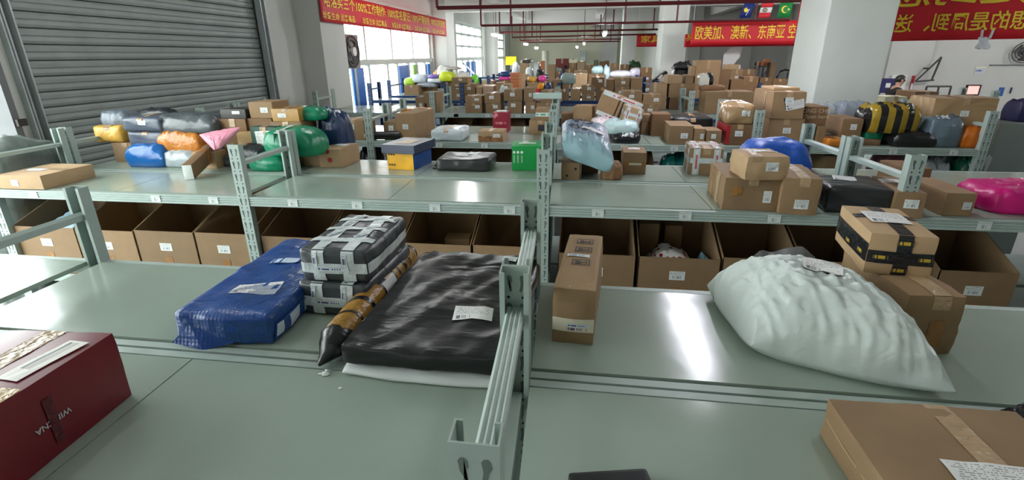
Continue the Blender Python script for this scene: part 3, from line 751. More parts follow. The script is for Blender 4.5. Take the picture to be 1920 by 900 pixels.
# big flat carton at the lower right
d = atz((1533, 810)); e = atz((1585, 898))
rz = math.radians(0.5)
cb, c12 = cartonobj('cardboard_carton', 'large flat brown carton with crumpled tape at the lower right corner', 'box', .40, .42, .108, (.592 + .20, 1.10 - .215, ZS + .0005), rz, kraft, 21, (('TT', .15, .05, cleart), ), dent=.006, bulge=.004, n=14)
cb.rotation_euler.y = 0
c12.patch('T', .08, -.12, .17, .10, -.03, bill, 'waybill', cb, off=.003)
c12.patch('L', 0, .15, .38, .004, 0, mat('kraft_crease', s(176, 146, 106), .8), 'crease', cb, off=.001)
# black bag at the right edge, black handset at the bottom edge
o = pillow('black_bag', [(1.0, 1.03), (1.28, 1.0), (1.3, 1.24), (1.03, 1.2)], .10, blk, 31, res=30, wr=.2, lump=.3); tag(o, 'crumpled black plastic bag at the right edge behind the flat carton', 'bag')
ph = MB(); a, b_ = atz((1064, 886), ZS + .02), atz((1212, 877), ZS + .02); dv = b_ - a; L = dv.length
ph.box((-L / 2, -.24, 0), (L / 2, 0, .022)); o = ph.build('handheld_scanner', m=mat('black_plastic', (.012, .013, .014), .45), bevel=.009)
o.location = ((a.x + b_.x) / 2, (a.y + b_.y) / 2, ZS + .0005); o.rotation_euler.z = math.atan2(dv.y, dv.x); tag(o, 'black rounded device lying at the bottom edge of the photo', 'device')
MB().box((-L / 2 + .012, -.228, .0221), (L / 2 - .012, -.012, .0228)).build('screen', o, mat('dark_screen', (.01, .011, .013), .3))
# big white mailer bag
whp = plastic('white_poly', s(200, 210, 206), .38, .5)
wq = [(.515, 1.425), (.985, 1.255), (.90, 1.80), (.475, 1.86)]
o = pillow('white_mailer_bag', wq, .235, whp, 9, res=100, p=3.2, q=.58, rim=.16, wr=.05, lump=.10, wf=6, bow=-.02, rc=.05, jit=.02, fold=.011)
tag(o, 'big crumpled white plastic mailer bag on the near right rack', 'bag')
WB = o
onbag(o, (.04, .03), .11, .10, -.35, bill, 'waybill', 6, .004)
# its dark neck flap: grey ribbon of folded plastic at the back
b = MB(); P = []
for k in range(25):
    t = k / 24; x = -.235 + .36 * t; y = .175 + .09 * math.sin(t * 2.2); z = .05 + .125 * math.sin(t * 2.0) + .004 * math.sin(t * 30)
    P.append([b.bm.verts.new((x - .006, y - .01, z - .02)), b.bm.verts.new((x, y + .03, z + .022 + .01 * math.sin(t * 17)))])
for k in range(24): b.bm.faces.new((P[k][0], P[k + 1][0], P[k + 1][1], P[k][1]))
b.build('neck_flap', WB, plastic('grey_inside_poly', s(92, 92, 94), .35, .3), smooth=180)

# ================================================================ rack across the first aisle
Y2 = 3.0
carton('flat light brown carton alone at the far left end of the grey rack', (0, 354), (83, 356), 328, .42, m=kraftl, parts=(('L', 'F', -.2, -.1, .06, .045), ('TH',), ('W', 'T', -.2, -.2, .16, .08)))
# bags and boxes piled in front of the roller door
gry = plastic('grey_poly', s(112, 122, 132), .28, .45); dgr = plastic('dark_poly', s(48, 52, 56), .3, .45); sil = plastic('silver_poly', s(164, 174, 178), .22, .5)
bluep = plastic('blue_poly', s(22, 96, 168), .22, .5); grn = plastic('green_poly', s(14, 128, 92), .3, .45); pinkp = plastic('pink_poly', s(226, 150, 170), .4, .4)
orangep = plastic('orange_tape_wrap', s(196, 120, 40), .2, .5); navyp = plastic('navy_poly', s(28, 52, 92), .28, .5); magp = plastic('magenta_poly', s(206, 20, 120), .35, .4)
def solid(label, x0, x1, yt, yb, Y, dep, m, **kw):   # wrapped parcel with soft edges
    k = dict(r=.02, dent=.01, bulge=.012, n=10, lb=True, name='wrapped_parcel', cat='parcel'); k.update(kw)
    return fbox(label, x0, x1, yt, yb, Y, dep, m, **k)
fbox('long kraft carton at the bottom of the pile in front of the roller door', 213, 262, 268, 305, 4.0, .3, kraft, lb=False)
bag('shiny blue plastic bag at the bottom of the pile by the roller door', 247, 330, 268, 309, 3.78, .36, bluep, res=22, wr=.09)
bag('silver grey plastic bag right of the shiny blue bag', 312, 385, 279, 309, 3.8, .3, sil, res=18)
fbox('small flat kraft box on the silver grey bag', 360, 402, 285, 297, 3.82, .16, kraftl, lb=False)
solid('yellow taped parcel sticking out on the left of the pile', 176, 228, 237, 268, 4.0, .36, mat('yellow_taped_kraft', s(214, 166, 74), .3, noise_amt=.3, noise_scale=6, bump=.3), lb=False)
solid('dark grey wrapped parcel under the other grey parcel of the pile', 240, 310, 246, 272, 3.92, .35, plastic('slate_poly', s(84, 92, 106), .3, .4), lb=False)
solid('slate grey wrapped parcel with a white label near the top of the pile', 228, 300, 221, 246, 3.9, .4, plastic('slate_poly', s(84, 92, 106), .3, .4), lb=True)
bag('orange and black taped soft parcel in the middle of the pile', 303, 395, 241, 279, 3.86, .34, mat('orange_black_wrap', s(190, 118, 44), .2, noise_amt=.35, noise_scale=5, bump=.5, bump_scale=18), p=4, rim=.45, name='taped_parcel', cat='parcel')
bag('long dark grey mailer on top of the orange taped parcel', 296, 420, 213, 243, 3.9, .36, plastic('charcoal_poly', s(88, 94, 98), .25, .5), res=22)
bag('small grey mailer topmost at the left of the pile', 198, 250, 208, 238, 4.05, .25, gry)
bag('black mailer behind the slate grey parcel', 262, 332, 205, 232, 4.12, .2, dgr)
def sheetbag(label, pts, h, m, name='plastic_mailer', cat='bag', seed=0, **kw):   # four rim corners, each (px, py, distance)
    P = [atY((a, b_), Y) for a, b_, Y in pts]; z0 = min(p.z for p in P) - kw.get('rim', .5) * h
    kw = dict(dict(rim=.5, p=4, q=.5, wr=.08, lump=.14, rc=.25, fold=.012, res=24, jit=.03), **kw)
    o = pillow(name, [(p.x, p.y) for p in P], h, m, seed, loc=max(z0, ZS + .001), zc=[p.z - min(q.z for q in P) for p in P], **kw)
    return tag(o, label, cat)
sheetbag('pale pink plastic bag over the long leaning carton', ((401, 278, 3.72), (412, 274, 3.74), (452, 239, 3.9), (373, 253, 3.86)), .05, pinkp, rc=.05)
bag('crumpled dark grey bag right of the leaning carton', 402, 458, 286, 312, 3.9, .26, plastic('charcoal_poly', s(88, 94, 98), .25, .5), wr=.12)
# long leaning carton
a, e = atz((365, 337)), atz((452, 284)); v = e - a; L = 1.15; rz = math.atan2(v.y, v.x); ty = math.radians(7)
o, c = cartonobj('long_carton', 'long narrow carton lying diagonally with its white end to the viewer', 'box', L, .07, .115, (0, 0, 0), rz, kraftd, 77, (('L', 'F', .05, .1, .08, .05),), dent=.002, reg=False)
o.rotation_euler = (0, -ty, rz); o.location = (a.x + math.cos(rz) * L / 2 - math.sin(rz) * .035, a.y + math.sin(rz) * L / 2 + math.cos(rz) * .035, ZS + .002 + math.sin(ty) * L / 2)
c.band((('T', -1, 1), ('F', 1, -1)), ('v', -.35), .07, tapem, parent=o); c.patch('L', 0, 0, .068, .112, 0, paper, 'end_label', o)
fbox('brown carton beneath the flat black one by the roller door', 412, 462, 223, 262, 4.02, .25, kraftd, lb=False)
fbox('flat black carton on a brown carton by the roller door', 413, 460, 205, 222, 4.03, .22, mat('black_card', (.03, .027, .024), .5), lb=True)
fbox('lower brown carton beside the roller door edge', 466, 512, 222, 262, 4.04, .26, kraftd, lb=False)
fbox('tall kraft carton topmost beside the roller door edge', 467, 511, 191, 221, 4.05, .26, kraft)
fbox('kraft carton carrying the yellow taped box', 508, 566, 228, 262, 4.04, .26, kraft, lb=False)
fbox('kraft box with a yellow taped base right of the tall carton', 509, 560, 204, 227, 4.04, .3, mat('yellow_taped_kraft2', s(172, 130, 64), .4, noise_amt=.2, noise_scale=7), lb=True)
fbox('pale wooden box behind the long leaning carton', 445, 476, 248, 275, 3.98, .2, mat('pale_wood', s(206, 172, 120), .6, noise_amt=.1, noise_scale=14), lb=False)
c = fbox('dark green carton with a large white label behind the leaning carton', 471, 520, 238, 275, 3.96, .3, mat('bottle_green_card', s(32, 78, 66), .5), lb=False)
c.patch('F', 0, .05, c.w * .6, c.h * .75, .05, bill, 'waybill', c.o); c.patch('T', 0, 0, c.w * .9, c.d * .6, 0, whtape, 'tape', c.o)
bag('black and silver plastic bag left of the lower green bag', 452, 502, 272, 302, 3.85, .22, dgr, wr=.12)
bag('lowest green plastic bag with white tape by the rack brace', 474, 546, 285, 318, 3.74, .34, grn, wr=.06)
o = bag('middle green plastic bag with a white band across', 497, 606, 238, 284, 3.76, .34, grn, wr=.06, res=20, z=1.372)
onbag(o, (-.05, -.02), .06, .3, -.2, whtape, 'tape', 6)
o = bag('upper green plastic bag with white label, behind the other green bags', 546, 612, 201, 236, 4.1, .26, grn, wr=.05)
onbag(o, (-.02, 0), .06, .12, -.2, bill, 'label', 4)
bag('navy blue wrapped bag with white labels beside the rear post', 599, 652, 206, 256, 4.2, .3, navyp, lb=(.1, -.2, .12, .08, .4), z=ZS)
c = fbox('kraft carton with two red round stickers', 598, 641, 280, 313, 3.96, .34, kraftl, lb=False)
redst = mat('red_sticker', s(170, 30, 40), .4)
for u, v in ((-.05, -.15), (-.2, .75)):
    b = MB(); cc_ = c.surf('F', u, v, .002); b.poly([(cc_.x + .02 * math.cos(k * math.pi / 8), cc_.y, cc_.z + .02 * math.sin(k * math.pi / 8)) for k in range(16)], redst); b.build('sticker', c.o, redst)
c.patch('T', .1, .2, .12, .1, 0, paper, 'label', c.o)
fbox('plain brown carton left of the one with red stickers', 569, 599, 280, 312, 4.0, .26, kraft, lb=False)
# yellow and blue box with a navy lid
yb = empty('lidded_box', (0, 0, 0)); a, e = atz((728, 317)), atz((776, 320)); rz = math.atan2((e - a).y, (e - a).x) + .02; w_ = (e - a).length; h_ = z_at((a.x, a.y), 285) - ZS; dp = .34
yb.location = (a.x, a.y, ZS + .0005); yb.rotation_euler.z = rz
yel = mat('yellow_print', s(236, 176, 30), .4, noise_amt=.18, noise_scale=9); blb = mat('blue_print', s(28, 74, 140), .4, noise_amt=.2, noise_scale=10)
b = MB(); b.box((0, 0, 0), (w_, dp, h_), yel); 
for f in b.bm.faces:
    pass
o = b.build('box_body', yb, bevel=.003); o.data.materials.append(blb)
for p in o.data.polygons:
    if p.normal.x > .5: p.material_index = 1
lid = MB(); lid.box((-.03, -.03, h_ - .005), (w_ + .03, dp + .03, h_ + .065)); lid = lid.build('lid', yb, mat('navy_lid', s(56, 64, 86), .3), bevel=.003)
b = MB()
for k in range(3):
    for z in (.22, .82): MB().box((.012 + k * .022, -.0015, h_ * z), (.028 + k * .022, -.0006, h_ * z + .014)).build('printed_symbol', yb, mat('brown_print', s(70, 40, 20), .6))
MB().box((.05, .05, h_ + .0655), (w_ * .8, dp * .8, h_ + .0665)).build('waybill', yb, cleart)
tag(yb, 'yellow and blue printed box with an overhanging navy lid', 'box')
# black wrapped mailer, green box
c = carton('black plastic wrapped flat parcel left of the green box', (818, 321), (918, 323), 298, .36, m=plastic('black_wrap', (.028, .03, .032), .3, .5), name='wrapped_parcel', cat='parcel', parts=(), r=.02, dent=.012, bulge=.004, n=14)
c.patch('T', .2, .35, .09, .1, -.1, paper, 'label', c.o)
b = MB(); b.poly([(-c.w / 2 + .01, -c.d * .3, .0), (-c.w / 2 + .01, -c.d * .1, .05), (-c.w / 2 - .06, -c.d * .15, .02)]); b.box((-c.w / 2 - .05, -c.d * .3, .001), (-c.w / 2 + .01, -c.d * .22, .012)); b.build('folded_ear', c.o, MATS['black_wrap'])
gcard = mat('green_card', s(20, 150, 70), .45, noise_amt=.05)
c = carton('bright green printed carton beside the centre posts', (960, 320), (1021, 320), 274, .27, m=gcard, name='printed_carton', parts=(), n=6, dent=.001, bulge=.002)
for u in (-.85, -.62, -.38):
    q = c.surf('F', u, .5, .0016); b = MB(); b.poly([(q.x + .011 * math.cos(k * math.pi / 6), q.y, q.z + .011 * math.sin(k * math.pi / 6)) for k in range(12)], paper); b.build('printed_dot', c.o, paper)
    c.patch('F', u, -.05, .010, c.h * .32, 0, labelmat('green_side_print', s(20, 150, 70), (.1, .9, .02, .98), False, s(225, 240, 228), 3), 'printed_strip', c.o)
c.patch('F', .82, .35, .008, c.h * .3, 0, paper, 'printed_strip', c.o); c.patch('F', .62, -.22, .03, .03, 0, labelmat('green_icon', s(20, 150, 70), (.1, .9, .1, .9), False, s(225, 240, 228), 5), 'printed_symbol', c.o)
c.patch('T', -.05, -.1, .14, .05, 0, paper, 'label', c.o); c.patch('T', -.2, .45, .05, .05, .4, paper, 'label', c.o)
bag('small pale blue plastic scrap bag behind the centre post beside the green carton', 1016, 1034, 262, 284, 4.15, .14, plastic('pale_blue_poly', s(150, 190, 205), .3), wr=.15)
# right bay
c = fbox('small brown carton with two dark holes right of the centre post', 1052, 1087, 305, 341, 3.72, .3, kraft, lb=False)
for u, v in ((.55, .3), (-.35, -.5)):
    q = c.surf('F', u, v, .002); b = MB(); b.poly([(q.x + .009 * math.cos(k * math.pi / 6), q.y, q.z + .009 * math.sin(k * math.pi / 6)) for k in range(12)], holem); b.build('hole', c.o, holem)
pap = mat('paper_bag', s(140, 104, 72), .8, noise_amt=.1, bump=.4, bump_scale=12)
bag('crumpled brown paper parcel under the corner of the grey printed bag', 1126, 1168, 306, 334, 3.72, .28, pap, wr=.15, p=5, cat='parcel', name='paper_parcel')
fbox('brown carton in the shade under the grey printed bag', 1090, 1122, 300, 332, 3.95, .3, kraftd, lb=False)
c = fbox('brown carton with an orange taped seam right of the grey bag', 1168, 1212, 286, 326, 3.96, .27, kraft, lb=False)
c.patch('F', 0, -.05, c.w * .98, .03, 0, tapem, 'tape', c.o); c.patch('F', .05, -.05, c.w * .55, .02, 0, MATS['cream_tape'], 'tape', c.o, off=.003); c.patch('T', 0, .1, .09, .08, -.1, paper, 'label', c.o)
greyb = plastic('lavender_grey_poly', s(132, 146, 164), .3, .4)
GB = sheetbag('x', ((1052, 268, 3.62), (1152, 306, 3.56), (1142, 246, 4.2), (1052, 236, 4.2)), (.20), greyb, name='printed_mailer_bag', seed=41, res=48, rc=.12, lump=.08)
GB.data.materials.append(plastic('teal_grey_poly', s(142, 174, 184), .3, .4))
for p in GB.data.polygons:
    if p.center.y < -.17 + .1 * p.center.x: p.material_index = 1
tag(GB, 'large grey printed mailer bag heaped on cartons by the centre post', 'bag')
txm = mat('dark_print', s(44, 48, 58), .6)
def onbagtext(o, body, size, xy, rot, m, name='lettering', pitch=.5):
    t = text_mesh(body, m, size, name, o, None, ext=.0)
    from mathutils.bvhtree import BVHTree
    tree = BVHTree.FromPolygons([v.co for v in o.data.vertices], [f.vertices for f in o.data.polygons])
    bm = bmesh.new(); bm.from_mesh(t.data); bmesh.ops.subdivide_edges(bm, edges=[e for e in bm.edges if e.calc_length() > size * .3], cuts=2); bm.to_mesh(t.data); bm.free()
    for v in t.data.vertices:
        x = xy[0] + v.co.x * math.cos(rot) - v.co.y * math.sin(rot); y = xy[1] + v.co.x * math.sin(rot) + v.co.y * math.cos(rot)
        hit = tree.ray_cast(Vector((x, y, 3)), Vector((0, 0, -1))); v.co = Vector((x, y, (hit[0].z if hit[0] else .2) + .004))
onbagtext(GB, 'EB', .17, (-.05, -.02), math.pi + .15, txm); onbagtext(GB, 'CS', .15, (-.03, .15), math.pi + .1, txm)
onbag(GB, (.05, -.06), .17, .06, -.2, bill, 'waybill', 6, .007)
# red and white taped carton, the stack of three cartons
rwt = labelmat('red_white_tape', s(226, 222, 222), (.0, 1.0, .2, .8), False, s(196, 50, 60), 12)
def rwwrap(c, faces='FTLR'):
    for fc in faces:
        fw, fh = c.dims(fc)
        for u in (-.6, .62): c.patch(fc, u, 0, fw * .2, fh * .98, 0, whtape, 'tape', c.o, n=6, off=.0025); c.patch(fc, u, 0, fw * .07, fh * .9, 0, rwt, 'printed_strip', c.o, n=3, off=.0038)
        c.patch(fc, 0, .1, fw * .98, fh * .2, 0, whtape, 'tape', c.o, n=6, off=.0030)
c = fbox('carton wrapped in red and white tape behind the big brown carton', 1296, 1358, 279, 327, 3.98, .36, kraft, lb=False, rz=-.06, n=6); rwwrap(c, 'FTL')
big = carton('biggest brown carton, bottom of the stack at the right of the grey shelf', (1352, 393), (1457, 397), 333, .46, m=kraft, parts=(('L', 'F', .55, -.1, .045, .07), ('TT', 0)), n=10, dent=.005, bulge=.006)
big.band((('L', 1, -1),), ('v', .3), .06, cleart, parent=big.o); big.patch('L', -.4, .1, .05, .2, 0, tapem, 'tape', big.o); big.patch('F', -.55, .2, .06, .05, 0, tapem, 'tape', big.o)
c = carton('crumpled brown carton on top of the biggest brown carton', (1396, 338), (1474, 338), 294, .25, z=big.top, m=kraftl, parts=(('L', 'F', .2, .15, .07, .05), ('TT', -.5)), n=10, dent=.010, bulge=.012)
c.patch('T', .1, .0, .16, .09, -.15, bill, 'waybill', c.o)
carton('brown carton with a taped top right of the biggest carton', (1459, 401), (1530, 405), 333, .42, m=kraft, parts=(('L', 'F', .1, -.4, .075, .055), ('TT', .1)), n=8, dent=.005, bulge=.007)
o = bag('bright blue plastic bag behind the carton stack', 1388, 1520, 259, 309, 3.82, .45, plastic('cobalt_poly', s(22, 78, 170), .4, .25), res=26, wr=.03, lump=.1)
c = carton('black wrapped carton with a white label right of the carton stack', (1545, 398), (1666, 405), 351, .36, m=plastic('black_wrap', (.028, .03, .032), .3, .5), name='wrapped_parcel', cat='parcel', parts=(), r=.014, dent=.008, bulge=.006, n=12)
c.patch('T', -.1, .35, .12, .12, -.2, bill, 'waybill', c.o); c.patch('F', .2, -.9, .07, .02, 0, lab, 'label', c.o)
c = carton('brown carton with a white top label, left of the right front post', (1670, 408), (1727, 412), 360, .42, m=kraft, parts=(('L', 'F', .1, .15, .07, .05), ('W', 'T', -.1, .3, .16, .1)), n=6)
fbox('brown carton just right of the right front post', 1768, 1826, 362, 414, 3.06, .4, kraft)
fbox('brown carton standing behind the right front post brace', 1690, 1745, 316, 348, 3.75, .3, kraftd, lb=False)
bag('hot pink plastic bag at the right edge of the grey shelf', 1822, 1990, 342, 404, 3.1, .42, magp, res=26, wr=.05, lump=.08, q=.4)
# green scrap under the blue bag
# ---------------------------------------------------------------- open cartons on the lower shelf
ZL = .5805
kin = kraftin
def open_carton(label, x0, x1, yf, ybk, Yf=3.035, dep=.56, lb=True):
    a, e = atY((x0, yf), Yf), atY((x1, yf), Yf); w = e.x - a.x - .012; hf = z_at(((a.x + e.x) / 2, Yf), yf) - ZL; hb = 1.165 - ZL
    t = .005; b = MB()
    def panel(pts, th):                           # quad extruded by th
        n = (Vector(pts[1]) - Vector(pts[0])).cross(Vector(pts[2]) - Vector(pts[0])).normalized() * th
        P = [b.bm.verts.new(Vector(p)) for p in pts]; Q = [b.bm.verts.new(Vector(p) + n) for p in pts]
        b.bm.faces.new(P[::-1]); b.bm.faces.new(Q)
        for k in range(4): b.bm.faces.new((P[k], P[(k + 1) % 4], Q[(k + 1) % 4], Q[k]))
    panel([(0, 0, 0), (w, 0, 0), (w, 0, hf), (0, 0, hf)], -t)
    panel([(0, dep, 0), (w, dep, 0), (w, dep, hb), (0, dep, hb)], -t)
    panel([(0, 0, 0), (0, dep, 0), (0, dep, hb), (0, 0, hf)], t); panel([(w, 0, 0), (w, dep, 0), (w, dep, hb), (w, 0, hf)], t)
    panel([(0, 0, 0), (w, 0, 0), (w, dep, 0), (0, dep, 0)], t)
    b.mi(kraft)
    o = b.build('open_carton', m=kraft); o.location = (a.x + .006, Yf, ZL); tag(o, label, 'box', 'open cartons on the lower shelf')
    if lb:
        m = MB(); cx = w * .5; z = hf - .12; m.poly([(cx - .048, -.0015, z - .03), (cx + .048, -.0015, z - .03), (cx + .048, -.0015, z + .03), (cx - .048, -.0015, z + .03)], lab, uv=True); m.build('label', o)
        m = MB(); m.poly([(cx - .03, -.0016, hf - .26), (cx + .03, -.0016, hf - .26), (cx + .03, -.0016, hf - .2), (cx - .03, -.0016, hf - .2)], tapem); m.build('tape', o)
    return o
bins = [(22, 136, 426, 0), (138, 247, 432, 0), (249, 360, 434, 0), (362, 466, 438, 0), (487, 606, 445, 0), (608, 750, 452, 0), (752, 882, 458, 0), (884, 1008, 462, 0), (1045, 1192, 477, 1), (1196, 1352, 484, 1), (1354, 1500, 486, 1), (1502, 1650, 492, 1), (1760, 1915, 510, 1)]
bl = ['leftmost open carton under the grey shelf, blue white plastic inside', 'second open carton from the left under the grey shelf', 'open carton left of the one beside the left front post', 'open carton just left of the left front post', 'open carton just right of the left front post, behind the blue parcel', 'open carton behind the strapped soft packs', 'open carton with foil scraps behind the tube end', 'open carton left of the centre posts, behind the black parcel', 'open carton just right of the centre posts', 'open carton holding a white bag printed with red hearts', 'open carton behind the neck of the white mailer bag', 'open carton behind the long brown carton', 'rightmost open carton right of the right front post']
BO = [open_carton(l, *q) for l, q in zip(bl, bins)]
# contents
def inbin(k): o = BO[k]; return o.location, max(v.co.x for v in o.data.vertices)
def clutter(k, label, fx, fy, wx, wy, h, m, kind='box', z=None, tilt=None, **kw):
    l, w = inbin(k); x, y = l.x + w * fx, l.y + .56 * fy; z = z if z is not None else ZL + .0055
    if kind == 'box': return cartonobj('small_carton', label, 'box', wx, wy, h, (x, y, z), kw.get('rz', .1), m, 50 + k, (), n=2, reg=False, tilt=tilt)[0]
    o = pillow('plastic_bag', [(x - wx / 2, y - wy / 2), (x + wx / 2, y - wy / 2), (x + wx / 2, y + wy / 2), (x - wx / 2, y + wy / 2)], h, m, 60 + k, res=22, loc=z, wr=.1); tag(o, label, 'bag'); return o
clutter(0, 'blue white clear plastic bag in the leftmost open carton', .55, .5, .36, .44, .42, plastic('ice_blue_poly', s(170, 205, 228), .25, .5), 'bag')
hearts = mat('heart_print_poly', s(226, 224, 222), .4)
nt = hearts.node_tree; N = nt.nodes; tc = N.new('ShaderNodeTexCoord'); vo = N.new('ShaderNodeTexVoronoi'); vo.inputs['Scale'].default_value = 26; vo.inputs['Randomness'].default_value = .25
nt.links.new(tc.outputs['Object'], vo.inputs['Vector']); cr = N.new('ShaderNodeValToRGB'); cr.color_ramp.interpolation = 'CONSTANT'; cr.color_ramp.elements[0].color = (*s(160, 24, 36), 1); cr.color_ramp.elements[1].position = .36; cr.color_ramp.elements[1].color = (*s(226, 224, 222), 1)
nt.links.new(vo.outputs['Distance'], cr.inputs[0]); nt.links.new(cr.outputs[0], N['Principled BSDF'].inputs['Base Color'])
clutter(9, 'white bag printed with red hearts inside an open carton', .45, .35, .36, .36, .34, hearts, 'bag')
clutter(9, 'brown carton standing at the back left inside the hearts carton', .2, .8, .14, .14, .44, kraft, rz=0)
clutter(9, 'smaller brown carton with red print inside the hearts carton', .55, .85, .12, .12, .42, kraftd, rz=0)
clutter(9, 'pale round plastic lid leaning inside the hearts carton', .9, .3, .1, .34, .30, plastic('pale_blue_poly', s(150, 190, 205), .3), 'bag')
clutter(6, 'small kraft box inside the carton with foil scraps', .62, .65, .18, .14, .30, kraft)
clutter(6, 'crumpled foil scrap bag inside an open carton', .6, .3, .2, .14, .24, sil, 'bag')
clutter(6, 'second small brown box in the carton with foil scraps', .25, .55, .15, .2, .24, kraftd)
clutter(7, 'grey plastic bag inside the carton left of the centre posts', .5, .4, .3, .3, .26, dgr, 'bag')
clutter(5, 'brown box deep inside the carton behind the soft packs', .4, .6, .2, .2, .2, kraftd)

o, c = cartonobj('covered_machine', 'machine under a grey cover between the left rack end and the door jamb', 'machine', .5, .62, 1.52, (-4.68, 3.45, .001), .1, plastic('grey_cover', s(96, 104, 100), .6, .5), 8, (), r=.13, dent=.05, bulge=.02, n=16, reg=False)
# ================================================================ rack across the second aisle
R3 = 5.40; R3B = 6.08; R4 = 8.25
wrapm = plastic('white_clear_wrap', s(206, 218, 222), .18, .5)
solid('flat parcel in white clear wrap, left of the patterned box', 808, 866, 244, 262, R3, .42, wrapm, lb=False)
wick = mat('patterned_card', s(150, 104, 66), .6, noise_amt=.6, noise_scale=40)
c = fbox('box with a speckled lower band, below the crimson box', 896, 943, 246, 262, R3, .26, kraftl, lb=True); c.patch('F', 0, -.45, c.w * .98, c.h * .5, 0, wick, 'printed_band', c.o, off=.0015)
crim = mat('crimson_card', s(150, 26, 54), .45, noise_amt=.08)
c = fbox('crimson gift carton with a ribbon print on the second aisle rack', 924, 951, 211, 239, R3B, .3, crim, lb=False)
c.patch('F', .1, -.1, .14, .05, 0, labelmat('pink_line_print', s(150, 26, 54), (.02, .98, .4, .95), False, s(214, 130, 140), 16), 'printed_line', c.o)
c.patch('T', 0, .0, .12, .2, .2, paper, 'label', c.o); c.patch('F', -.6, .7, .06, .04, .7, mat('pink_print', s(214, 130, 140), .6), 'ribbon_print', c.o)
c = fbox('brown carton with two dark print marks, lower of the pair left of the centre posts', 992, 1033, 226, 243, 5.95, .32, kraft, lb=False); c.patch('F', .1, 0, .07, .07, 0, ink, 'printed_mark', c.o, n=2)
c = fbox('brown carton with a white printed strip, upper of the pair left of the centre posts', 1004, 1033, 204, 225, 5.97, .28, kraft, lb=False); c.patch('F', 0, .0, c.w * .97, .045, 0, labelmat('green_white_strip', s(214, 226, 218), (.05, .95, .3, .7), False, s(90, 160, 120), 6), 'tape', c.o)
# plastic wrapped beam lying across the post tops
a = atY((1000, 189), 6.66); e = atY((1053, 189), 6.66)
b = MB(); b.box((0, -.04, 0), (e.x - a.x, .04, .075)); o = b.build('wrapped_beam', m=plastic('wrapped_pale', s(176, 198, 190), .25, .4), bevel=.012); o.location = (a.x, 6.665, 1.6015); tag(o, 'pale plastic wrapped beam lying across a post top in the centre', 'beam')
c = fbox('brown carton standing askew with dark print, right of the centre posts', 1079, 1116, 199, 227, R3B, .26, kraft, lb=False, rz=-.25, dent=.006); c.patch('F', -.1, 0, .15, .05, 0, labelmat('dark_line_print', s(146, 118, 86), (.05, .95, .3, .7), False, s(60, 44, 30), 18), 'printed_line', c.o)
fbox('low brown carton behind the rear centre post', 1052, 1078, 213, 226, R3B + .1, .3, kraftd, lb=False)
bag('white dotted plastic bag under the leaning carton', 1104, 1150, 221, 239, 5.75, .35, mat('dotted_poly', s(226, 210, 212), .4, noise_amt=.4, noise_scale=60), p=4)
bag('black plastic bag with a white label on the second aisle rack', 1146, 1202, 247, 272, R3, .36, plastic('gloss_black_poly', (.012, .012, .014), .2, .6), wr=.14, p=4, lb=(.0, -.75, .1, .06, -.1))
bag('pale crumpled plastic bag lying over the black bag', 1130, 1198, 224, 249, 5.46, .42, plastic('pale_teal_poly', s(188, 214, 214), .3, .5), wr=.14, res=22)
fbox('brown carton propping the leaning carton from behind', 1138, 1190, 212, 240, 6.3, .28, kraftd, lb=False)
def leaning(label, x0, x1, yt, yb, Y, dep, ry, m, n=6, wrap=None, h=None, z=None):
    a, e = atY((x0, (yt + yb) / 2), Y), atY((x1, (yt + yb) / 2), Y); zt, zb = atY((x0, yt), Y).z, atY((x0, yb), Y).z
    W_, H_ = e.x - a.x, zt - zb; cs, sn = math.cos(ry), abs(math.sin(ry))
    w = (W_ * cs - H_ * sn) / (cs * cs - sn * sn); hh = (H_ * cs - W_ * sn) / (cs * cs - sn * sn)
    o, c = cartonobj('leaning_carton', label, 'box', w, dep, hh, (0, 0, 0), 0, m, 91, (), n=n, reg=False)
    c.o = o
    low = min(sx * w / 2 * -math.sin(ry) for sx in (-1, 1))
    cx = (a.x + e.x) / 2 - hh / 2 * math.sin(ry)
    o.location = (cx, Y + dep / 2, zb - low); o.rotation_euler.y = ry
    return c
c = leaning('tall brown carton leaning to the right, taped with white and red', 1116, 1207, 168, 240, 5.98, .2, .36, kraft)
for v in (.82, -.85): c.patch('F', 0, v, c.w * .98, .05, 0, whtape, 'tape', c.o, n=4); c.patch('F', .1, v, c.w * .6, .02, 0, rwt, 'printed_strip', c.o, n=2, off=.004)
c.patch('F', .65, 0, .045, c.h * .95, 0, whtape, 'tape', c.o, n=4, off=.003); c.patch('F', .05, -.1, .12, .3, 0, labelmat('carton_print', s(160, 128, 92), (.1, .9, .05, .95), False, s(50, 36, 26), 4), 'printing', c.o)
c = leaning('small carton covered in white and red tape, tilted on the pale bag', 1165, 1208, 198, 236, 5.6, .3, .28, kraftl); rwwrap(c, 'FTL')
for (x0, x1, yt, yb, Y, d, m, lb, t) in (
    (1203, 1221, 228, 245, R3B, .25, kraftd, 0, 'small brown carton with red tape, lower one beside the red taped carton'),
    (1203, 1221, 215, 228, R3B, .2, kraft, 0, 'small plain brown carton, upper one beside the red taped carton'),
    (1222, 1257, 214, 243, 5.95, .3, kraftd, 0, 'brown carton with a white top label, behind the wide brown carton'),
    (1255, 1300, 236, 267, R3, .46, kraft, 1, 'wide brown carton left of two small cartons on the second aisle rack'),
    (1301, 1322, 241, 267, R3, .3, kraft, 1, 'left of two small brown cartons below the black flat bag'),
    (1324, 1353, 245, 267, R3, .3, kraft, 1, 'right of two small brown cartons, touching the red edged carton')):
    fbox(t, x0, x1, yt, yb, Y, d, m, lb=bool(lb), n=4)
solid('flat black plastic parcel behind the wide brown carton', 1262, 1338, 221, 238, R3B - .05, .5, blk, lb=False)
